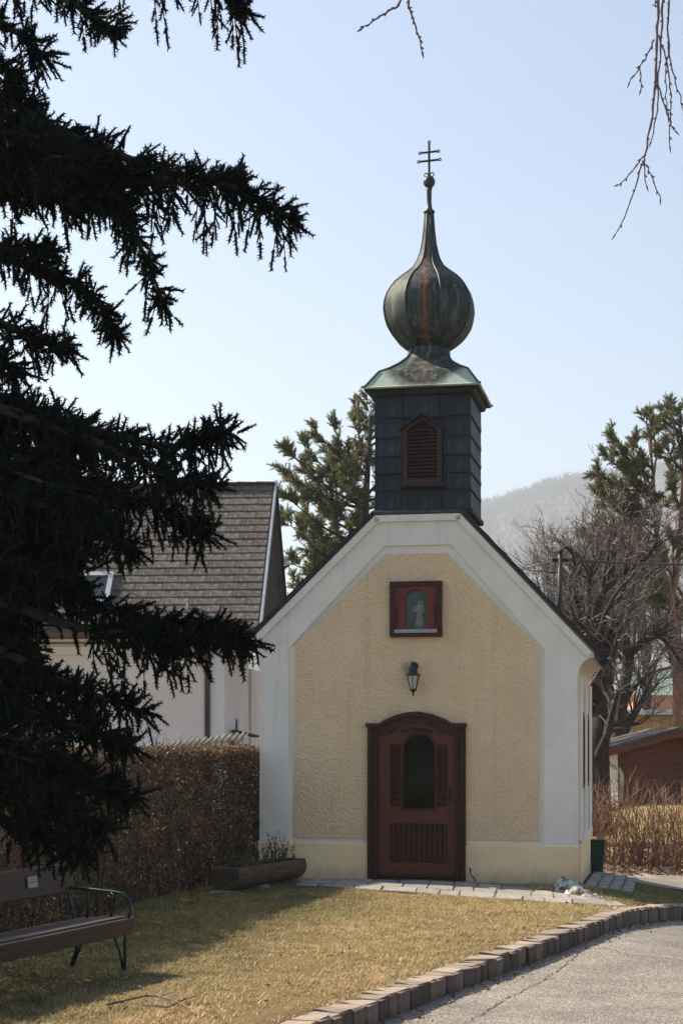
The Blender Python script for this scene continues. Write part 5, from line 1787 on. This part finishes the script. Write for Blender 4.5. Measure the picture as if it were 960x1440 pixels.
xs, ys = nrng.uniform(3.6, 10, n), nrng.uniform(24.9, 30, n)
keep = ~((ys < 25.75) & (xs > 4.6))
xs, ys = xs[keep], ys[keep]
zs_ = np.array([ground_z(a, b) + .012 for a, b in zip(xs, ys)]) + nrng.uniform(0, .03, len(xs))
dd = nrng.normal(size=(len(xs), 3)); dd[:, 2] *= .35
V, F = scatter(LEAF_V * np.array([1, 1.3, 1]), LEAF_F, np.stack([xs, ys, zs_], 1), frames(dd, rng=nrng), nrng.uniform(.04, .085, len(xs)))
tag(link('leaf_litter', np_mesh('leaf_litter', V, F, MAT['litter'])), 'brown fallen leaves covering the bare earth under the shrubs', 'leaves', kind='stuff')
n = 1500
ss, ts = nrng.uniform(-2, 13, n), np.abs(nrng.normal(0, .12, n)) + .0
more = nrng.uniform(0, 1, n) < .3
ts = np.where(more, -nrng.uniform(.3, 3.5, n), ts)
dx_, dy_ = KP.x + KD.x * ss + KN.x * ts, KP.y + KD.y * ss + KN.y * ts
dz_ = np.array([ground_z(a, b) - (.125 if t_ > 0 else -.022) for a, b, t_ in zip(dx_, dy_, ts)])
dd = nrng.normal(size=(n, 3)); dd[:, 2] *= .3
V, F = scatter(LEAF_V * np.array([1, 1.2, 1]), LEAF_F, np.stack([dx_, dy_, dz_], 1), frames(dd, rng=nrng), nrng.uniform(.012, .04, n))
tag(link('leaf_debris', np_mesh('leaf_debris', V, F, MAT['litter'])), 'brown leaf debris gathered along the kerb and on the lawn', 'leaves', kind='stuff')
wr_ = at(940, 1192, 27.0)
tag(rough_block((.13, .07, .05), 77, .02, .012).build('paper_scrap', MAT['plaque'], None, (wr_.x, wr_.y, ground_z(wr_.x, wr_.y) + .03)), 'small white scrap of litter among the leaves under the shrubs', 'litter')

# ---------------------------------------------------------------- grass blades
def in_poly(x, y, poly):
    c = np.zeros(len(x), bool)
    n = len(poly)
    for i in range(n):
        (x1, y1), (x2, y2) = poly[i], poly[(i + 1) % n]
        cond = ((y1 > y) != (y2 > y)) & (x < (x2 - x1) * (y - y1) / (y2 - y1 + 1e-12) + x1)
        c ^= cond
    return c
NB = 760000
ss, ts = nrng.uniform(-2.5, 14.5, NB), -.20 - nrng.uniform(0, 1, NB) * 7.2
gx = KP.x + KD.x * ss + KN.x * ts
gy = KP.y + KD.y * ss + KN.y * ts
ppx = CX + gx / gy * FOC
keep = (gy > 9.9) & (gy < 25) & (ppx > -25) & (ppx < 985)
keep &= ~in_poly(gx, gy, [tuple(p) for p in back] + [tuple(p) for p in reversed(front)])
ch_poly = [tuple(chapel_pt(a, b, 0).xy) for a, b in ((XL, .0), (XR + .65, -.1), (XR + .65, DEP), (XL, DEP))]
keep &= ~in_poly(gx, gy, ch_poly)
keep &= ~((gy > 22.9) & (gx > 3.8))
hx_ = np.interp(gy, [p.y for p in reversed(HL)], [p.x for p in reversed(HL)])
keep &= gx > hx_ + .03
gx, gy = gx[keep], gy[keep]
patch = np.array([mnoise.fractal(Vector((a * 1.1, b * 1.1, 0)), 1, 2, 4) for a, b in zip(gx[::1], gy[::1])])
keep = nrng.uniform(0, 1, len(gx)) < np.clip(.72 + 1.3 * patch, .12, 1)
gx, gy, patch = gx[keep], gy[keep], patch[keep]
gz_ = np.array([ground_z(a, b) for a, b in zip(gx, gy)])
n = len(gx)
fine_p = np.array([mnoise.noise(Vector((a * 6, b * 6, 4))) for a, b in zip(gx, gy)])
hgt = nrng.uniform(.010, .031, n) * (1 + .5 * np.clip(patch, -.5, 1)) * np.clip(1 + 1.1 * fine_p, .45, 2.0)
az = nrng.uniform(0, 2 * np.pi, n)
lean_ = nrng.uniform(.3, 2.4, n) * hgt
wid_ = nrng.uniform(.003, .0068, n)
V = np.empty((n, 3, 3))
V[:, 0] = np.stack([gx - np.sin(az) * wid_, gy + np.cos(az) * wid_, gz_ - .004], 1)
V[:, 1] = np.stack([gx + np.sin(az) * wid_, gy - np.cos(az) * wid_, gz_ - .004], 1)
V[:, 2] = np.stack([gx + np.cos(az) * lean_, gy + np.sin(az) * lean_, gz_ + hgt], 1)
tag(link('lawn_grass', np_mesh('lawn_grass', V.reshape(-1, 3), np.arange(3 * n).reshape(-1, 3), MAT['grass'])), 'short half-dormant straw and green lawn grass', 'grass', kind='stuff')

# ---------------------------------------------------------------- the big spruce at the left
SPX, SPY = -2.95, 7.6
spruce = empty('spruce_tree', (SPX, SPY, ground_z(SPX, SPY)))
tag(spruce, 'big dark spruce with drooping needled boughs hanging in from the left', 'tree')
SO = Vector(spruce.location)
MB().tube([(0, 0, -.2), (0, 0, 1), (.03, 0, 4), (0, .03, 8), (0, 0, 11.5)], [.26, .22, .17, .09, .02], 12).build('trunk', MAT['spruce_bark'], spruce, smooth=True)
SH = [shoot(n_, l_, m_, .0066, R(a_), 50 + k) for k, (n_, l_, m_, a_) in enumerate(((30, .062, .020, 66), (34, .085, .018, 60), (32, .070, .022, 74)))]
sb_ = MB()
spos, sdir, sscl = [], [], []
rg = random.Random(77)
def add_shoots(q, step, sc0=1.0):
    """needled shoots all along a twig"""
    L = sum((b - a).length for a, b in zip(q, q[1:]))
    m = max(2, int(L / step * .92))
    for k in range(m + 1):
        f = k / m * (len(q) - 1); i = min(int(f), len(q) - 2)
        p = q[i].lerp(q[i + 1], f - i)
        d = q[i + 1] - q[i]
        if k == m: e_ = d
        else: e_ = rand_dir(d, R(rg.uniform(20, 65)), rg) + Vector((0, 0, -.15))
        spos.append(tuple(p)); sdir.append(tuple(e_)); sscl.append(sc0 * rg.uniform(.75, 1.2))
def bough(path, hang=.4, lat=.45, step=.065, dens=1.0, sc0=1.0, start=.12):
    """main axis (world), with lateral twigs and hanging ones"""
    pts = [Vector(p) - SO for p in path]
    n = len(pts)
    sb_.tube(pts, [max(.006, .028 * (1 - k / (n - 1)) + .005) for k in range(n)], 6)
    L = sum((b - a).length for a, b in zip(pts, pts[1:]))
    add_shoots(pts[int(n * .3):], .035, sc0)
    m = int(L / step * dens * .79)
    for k in range(m):
        t = start + (1 - start) * (k + rg.random()) / m
        f = t * (n - 1); i = min(int(f), n - 2)
        p = pts[i].lerp(pts[i + 1], f - i)
        d = (pts[i + 1] - pts[i]).normalized()
        side = d.cross(Vector((0, 0, 1))).normalized() * rg.choice((-1, 1))
        taper = (1.05 - .75 * t)
        # short tufts standing on top of the axis
        for _ in range(2):
            e_ = Vector((rg.gauss(0, .6), rg.gauss(0, .6), rg.uniform(.25, 1.0))) + d * .6
            q = walk(p + Vector((rg.gauss(0, .02), rg.gauss(0, .02), 0)), e_, rg.uniform(.03, .11) * (1.3 - .6 * t), 2, .1, rg, -.1)
            for u_ in q[:2]:
                spos.append(tuple(u_)); sdir.append(tuple(rand_dir(e_, R(rg.uniform(0, 40)), rg))); sscl.append(sc0 * rg.uniform(.8, 1.15))
        # lateral
        dd = (d * rg.uniform(.5, 1.0) + side * rg.uniform(.5, 1.1) + Vector((0, 0, rg.uniform(-.35, .3))))
        q = walk(p, dd, lat * taper * rg.uniform(.3, 1.0), 4, .22, rg, -.16)
        sb_.tube(q, [.005, .004, .003, .003, .002], 3, cap=False)
        add_shoots(q, .045, sc0)
        # hanging
        if hang and rg.random() < .85:
            dd = Vector((rg.gauss(0, .16), rg.gauss(0, .16), -1)) + d * .15
            q = walk(p, dd, hang * (1.15 - .75 * t) * rg.choice((.35, .6, .8, 1.0, 1.15)), 4, .07, rg, -.05)
            sb_.tube(q, [.005, .004, .003, .003, .002], 3, cap=False)
            add_shoots(q, .038, sc0 * .95)
def trunk_pt(z): return Vector((SPX, SPY, z))
def B_(P, d0, d1, **kw):
    pts = []
    for k, (x, y) in enumerate(P):
        t = k / (len(P) - 1)
        pts.append(at(x, y, d0 + (d1 - d0) * t))
    zr = pts[0].z + .1
    path = smooth_poly([trunk_pt(zr)] + pts, 4)
    bough(path, **kw)
# boughs read off the photograph
B_([(-120, -130), (60, -90), (200, -50), (300, -20), (338, 14)], 7.5, 7.2, hang=.36, lat=.3)
B_([(-120, -60), (20, -30), (110, 10), (160, 40)], 7.3, 7.0, hang=.22, lat=.3)
B_([(-150, -20), (-40, 10), (30, 50), (60, 80)], 7.4, 7.2, hang=.35, lat=.3)
B_([(-150, 110), (0, 140), (60, 175), (140, 208), (230, 240), (310, 258), (365, 280), (415, 312)], 7.3, 6.9, hang=.36, lat=.26, dens=1.5)
B_([(-150, 120), (0, 165), (80, 205), (170, 240), (270, 258), (335, 252)], 7.3, 7.3, hang=.36, lat=.26, dens=1.5)
B_([(-150, 150), (0, 190), (70, 225), (150, 275), (190, 330), (232, 430)], 7.1, 6.8, hang=.25, lat=.3, dens=1.3)
B_([(-150, 80), (-20, 95), (20, 105), (40, 150)], 7.2, 7.2, hang=.3, lat=.25)
B_([(-150, 340), (0, 360), (60, 385), (110, 400), (150, 440), (165, 472)], 7.2, 6.9, hang=.2, lat=.22)
B_([(-150, 330), (-20, 350), (40, 352), (75, 358)], 7.0, 6.9, hang=.15, lat=.16)
B_([(-150, 430), (0, 455), (50, 480), (96, 488)], 7.1, 6.9, hang=.15, lat=.2)
B_([(-150, 480), (-20, 495), (20, 520)], 7.1, 7.0, hang=.12, lat=.2)
B_([(-150, 530), (0, 560), (80, 590), (160, 612), (240, 628), (285, 618), (318, 606)], 7.2, 6.8, hang=.24, lat=.25, dens=1.5)
B_([(-150, 540), (0, 575), (90, 605), (180, 640), (240, 672), (292, 684)], 7.0, 6.6, hang=.22, lat=.25, dens=1.4)
B_([(-150, 600), (0, 650), (100, 680), (200, 705), (260, 735), (290, 746)], 7.2, 6.9, hang=.22, lat=.24, dens=1.4)
B_([(-150, 640), (0, 690), (90, 720), (150, 745), (185, 772)], 6.9, 6.5, hang=.18, lat=.22, dens=1.4)
B_([(-150, 700), (0, 750), (60, 780), (100, 800), (130, 845)], 7.0, 6.8, hang=.18, lat=.22, dens=1.3)
B_([(-150, 770), (0, 815), (90, 840), (170, 862), (240, 878), (300, 880), (354, 904)], 7.2, 6.8, hang=.20, lat=.2, dens=1.2)
B_([(-150, 800), (0, 845), (100, 880), (190, 892), (250, 905), (335, 898)], 7.0, 6.7, hang=.26, lat=.2, dens=1.1, start=.55)
B_([(-150, 870), (0, 915), (70, 950), (130, 975), (203, 1000)], 6.9, 6.6, hang=.15, lat=.17, dens=1.3)
B_([(-150, 930), (0, 985), (70, 1012), (130, 1028), (178, 1046)], 6.8, 6.5, hang=.16, lat=.17, dens=1.3)
B_([(-150, 990), (0, 1050), (70, 1075), (130, 1095), (180, 1118)], 6.8, 6.5, hang=.2, lat=.2, dens=1.4)
B_([(-150, 880), (0, 930), (60, 960), (120, 1005)], 7.4, 7.4, hang=.25, lat=.25, dens=1.3)
B_([(-150, 1010), (-20, 1080), (60, 1110), (110, 1140)], 7.2, 7.1, hang=.22, lat=.22, dens=1.2)
B_([(-150, 1050), (0, 1110), (80, 1145), (150, 1168)], 7.0, 6.8, hang=.2, lat=.2, dens=1.3)
B_([(-150, 1090), (0, 1150), (60, 1178), (115, 1200)], 7.1, 6.9, hang=.16, lat=.2, dens=1.3)
# inner boughs filling the crown
bound = [(100, 20), (170, 60), (200, 120), (260, 230), (300, 200), (340, 70), (400, 70), (480, 30), (540, 10), (580, 70), (620, 170), (700, 190), (760, 150), (800, 120), (860, 95), (920, 80), (980, 80), (1060, 100), (1110, 130), (1150, 120), (1200, 70)]
for k in range(84):
    y = rg.choice((rg.uniform(170, 300), rg.uniform(570, 1110), rg.uniform(570, 1110), rg.uniform(570, 1110)))
    d = rg.uniform(6.4, 8.8) if k < 62 else rg.uniform(7.4, 9.2)
    if k >= 62: y = rg.uniform(640, 1180)
    xm = lerp_tab(bound, y) - rg.uniform(10, 90) - (20 if k >= 62 else 0)
    tip = at(xm, y, d)
    root = trunk_pt(tip.z + rg.uniform(.2, .6))
    bough(smooth_poly([root, root.lerp(tip, .5) + Vector((0, 0, .08)), tip], 4), hang=.24, lat=.32, step=.08, sc0=1.3)
# the rest of the crown, outside the picture
for k in range(70):
    z = 1.0 + 9.5 * (k / 70)
    a = k * 2.4
    L = max(.5, 3.0 * (1 - z / 12.2))
    dv = Vector((math.cos(a), math.sin(a), -.12))
    tip = trunk_pt(z) + dv * L
    ux = CX + tip.x / max(.5, tip.y) * FOC
    uy = HY - (tip.z - EYE) / max(.5, tip.y) * FOC
    if -60 < uy < 1500 and ux > -120: continue
    bough(smooth_poly([trunk_pt(z + .3), trunk_pt(z + .15) + dv * L * .5, tip], 3), hang=.3, lat=.5, step=.2, sc0=1.9)
sb_.build('boughs', MAT['spruce_bark'], spruce)['kind'] = 'stuff'
spos, sdir, sscl = np.array(spos), np.array(sdir), np.array(sscl)
VV, FF, off = [], [], 0
pick = nrng.integers(0, 3, len(spos))
for k in range(3):
    m = pick == k
    V, F = scatter(SH[k][0], SH[k][1], spos[m], frames(sdir[m], rng=nrng), sscl[m])
    VV.append(V); FF.append(F + off); off += len(V)
F = np.concatenate(FF)
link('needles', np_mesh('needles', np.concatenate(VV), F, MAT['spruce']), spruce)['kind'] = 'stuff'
print('spruce shoots', len(spos), 'tris', len(F))

# ---------------------------------------------------------------- birch overhead
bx, by = 3.6, 5.6
birch = empty('birch_tree', (bx, by, ground_z(bx, by) - .14))
tag(birch, 'birch whose thin leafless twigs hang down into the sky', 'tree')
BO = Vector(birch.location)
bt = MB()
bt.tube([(0, 0, -.1), (.05, 0, 2), (-.05, .05, 5), (0, 0, 8), (.1, 0, 10)], [.17, .15, .12, .07, .02], 12)
bt.build('trunk', MAT['birch_bark'], birch, smooth=True)
DB = 6.0
l1 = smooth_poly([Vector((bx, by, 5.2)), Vector((2.6, 5.8, 6.0)), Vector((1.6, 6.0, 6.1)), at(925, -120, DB), at(926, -40, DB)], 4)
l2 = smooth_poly([Vector((bx, by, 6.2)), Vector((2.4, 5.7, 7.0)), Vector((1.2, 5.9, 6.6)), Vector((.55, 6.0, 5.7)), at(575, -90, DB)], 4)
bt2 = MB()
for l in (l1, l2):
    n = len(l)
    bt2.tube([p - BO for p in l], [.05 * (1 - k / (n - 1)) ** 1.2 + .005 for k in range(n)], 7)
bt2.build('limbs', MAT['birch_twig'], birch, smooth=True)
tw = MB()
rg = random.Random(6)
def hang_twig(P, r0=.006, r1=.0022, d=DB, dd=0.0):
    pts = smooth_poly([at(x, y, d + dd * k) - BO for k, (x, y) in enumerate(P)], 4)
    pts = [p + Vector((rg.gauss(0, .0022), rg.gauss(0, .0022), 0)) for p in pts]
    n = len(pts)
    rad = [.72 * (r0 + (r1 - r0) * k / (n - 1)) for k in range(n)]
    for k in range(1, n, 2): rad[k] *= 1.35
    tw.tube(pts, rad, 5)
    tw.tube([pts[-1], pts[-1] + (pts[-1] - pts[-2]).normalized() * .022], [r1 * 1.7, r1 * .5], 5)
    for k in range(2, n - 1, 2):
        dd_ = rand_dir(pts[k + 1] - pts[k], R(35), rg)
        tw.tube([pts[k], pts[k] + dd_ * .009, pts[k] + dd_ * .016], [.0032, .0036, .001], 4)
hang_twig([(926, -120), (926, 0), (923, 49), (920, 113), (916, 162), (906, 220), (899, 240), (882, 294), (865, 330)], .0075)
hang_twig([(930, -110), (939, 0), (938, 39), (943, 88), (952, 125), (962, 160)])
hang_twig([(932, -100), (931, 0), (929, 50), (925, 120), (921, 165), (914, 200)], .006)
hang_twig([(920, 55), (910, 75), (899, 93), (884, 116)], .004)
hang_twig([(899, 93), (900, 110), (901, 126)], .003)
hang_twig([(926, 50), (935, 80), (941, 115), (943, 142), (940, 175), (941, 206)], .004)
hang_twig([(921, 108), (926, 128), (933, 147), (941, 170), (948, 184)], .004)
hang_twig([(907, 218), (894, 232), (880, 250), (867, 261)], .0035)
hang_twig([(904, 226), (912, 240), (918, 255), (928, 281)], .0035)
hang_twig([(904, 230), (908, 262)], .003)
hang_twig([(938, 55), (936, 88), (936, 135), (939, 165)], .003)
hang_twig([(920, -90), (921, 0), (919, 8)], .004)
hang_twig([(575, -90), (563, 0), (548, 13), (536, 22), (520, 33), (507, 41)], .006, .003)
hang_twig([(575, -90), (574, 0), (577, 15), (581, 29), (585, 44), (590, 56), (594, 73)], .005, .003)
for k in range(40):     # twigs higher up, out of the picture
    l = rg.choice((l1, l2))
    p = l[rg.randrange(5, len(l) - 4)] - BO
    p0 = p + BO
    q = walk(p, (rg.gauss(0, .5), rg.gauss(0, .5), .6), rg.uniform(.4, 1.0), 5, .2, rg, .0)
    tw.tube(q, [.006, .005, .004, .003, .003, .002], 4, cap=False)
tw.build('twigs', MAT['birch_twig'], birch)['kind'] = 'stuff'

# ---------------------------------------------------------------- wooded hill and the haze
def ridge(x):
    px = CX + x / 2200 * FOC
    y = 18 + lerp_tab([(-600, 1040), (200, 1000), (420, 900), (560, 800), (675, 716), (720, 702), (760, 688), (800, 677), (835, 672), (900, 662), (1000, 650), (1200, 640), (1600, 700), (2400, 980)], px)
    return max(0, (HY - y) / FOC * 2200) + 4 * mnoise.noise(Vector((x * .012, 0, 0)))
V, F = [], []
hxs, hys = list(np.arange(-1000, 1901, 30)), list(np.arange(900, 2400, 40))
def hill_z(x, y):
    f = sstep(900, 2200, y) if y <= 2200 else 1 - .6 * sstep(2200, 2900, y)
    return ridge(x * 2200 / max(y, 1500) if y < 2200 else x) * f + 6 * mnoise.noise(Vector((x * .005, y * .005, 1))) * f - 1.0
for y in hys:
    for x in hxs: V.append((x, y, hill_z(x, y)))
n = len(hxs)
for i in range(len(hys) - 1):
    for j in range(n - 1):
        a = i * n + j
        F.append((a, a + 1, a + n + 1, a + n))
o = tag(link('hill', np_mesh('hill', V, F, MAT['hill_soil'])), kind='structure')
o.data.polygons.foreach_set('use_smooth', [True] * len(F))
# one bare tree for the far wood
rr_ = random.Random(2)
TV, TF = [], []
def blade(p, q, w):
    n_ = len(TV)
    d = (q - p).normalized()
    u = d.cross(Vector((rr_.uniform(-1, 1), rr_.uniform(-1, 1), .1))).normalized() * w
    TV.extend([p - u, p + u, q]); TF.append((n_, n_ + 1, n_ + 2))
blade(Vector((0, 0, -.1)), Vector((0, 0, .95)), .018)
blade(Vector((0, 0, -.1)), Vector((.02, 0, .8)), .018)
for k in range(18):
    z = rr_.uniform(.3, .85)
    a = rr_.uniform(0, 6.28)
    l = rr_.uniform(.18, .40) * (1.2 - .5 * z)
    p = Vector((0, 0, z)) if rr_.random() < .6 else Vector((math.cos(a) * .12, math.sin(a) * .12, z))
    blade(p, p + Vector((math.cos(a) * l, math.sin(a) * l, l * rr_.uniform(.4, 1.3))), .02)
TV = np.array([tuple(v) for v in TV])
N = 10000
tx, ty = nrng.uniform(-260, 730, N), nrng.uniform(1350, 2206, N)
keep = np.abs(CX + tx / ty * FOC - 720) < 420
tx, ty = tx[keep], ty[keep]
rx = nrng.uniform(130, 570, 700)
tx, ty = np.concatenate([tx, rx]), np.concatenate([ty, nrng.uniform(2170, 2215, 700)])
tz = np.array([hill_z(a, b) for a, b in zip(tx, ty)])
sc3 = nrng.uniform(12, 22, len(tx))
aa = nrng.uniform(0, 6.28, len(tx))
M3 = np.zeros((len(tx), 3, 3))
M3[:, 0, 0] = np.cos(aa); M3[:, 0, 1] = -np.sin(aa); M3[:, 1, 0] = np.sin(aa); M3[:, 1, 1] = np.cos(aa); M3[:, 2, 2] = 1
V, F = scatter(TV, TF, np.stack([tx, ty, tz], 1), M3, sc3)
tag(link('hillside_wood', np_mesh('hillside_wood', V, F, MAT['hill_wood'])), 'hazy leafless wood covering the far hill', 'wood', kind='stuff')

hzm = bpy.data.materials.new('haze')
hzm.use_nodes = True
nt = hzm.node_tree
nt.nodes.remove(nt.nodes['Principled BSDF'])
pv = nt.nodes.new('ShaderNodeVolumePrincipled')
pv.inputs['Color'].default_value = (.84, .92, 1.0, 1)
pv.inputs['Density'].default_value = .0004
pv.inputs['Anisotropy'].default_value = .25
nt.links.new(pv.outputs[0], nt.nodes['Material Output'].inputs['Volume'])
tag(MB().box((400, 1180, 206), (3400, 2560, 424)).build('haze', hzm), 'pale spring haze lying over the valley', 'haze', kind='stuff')
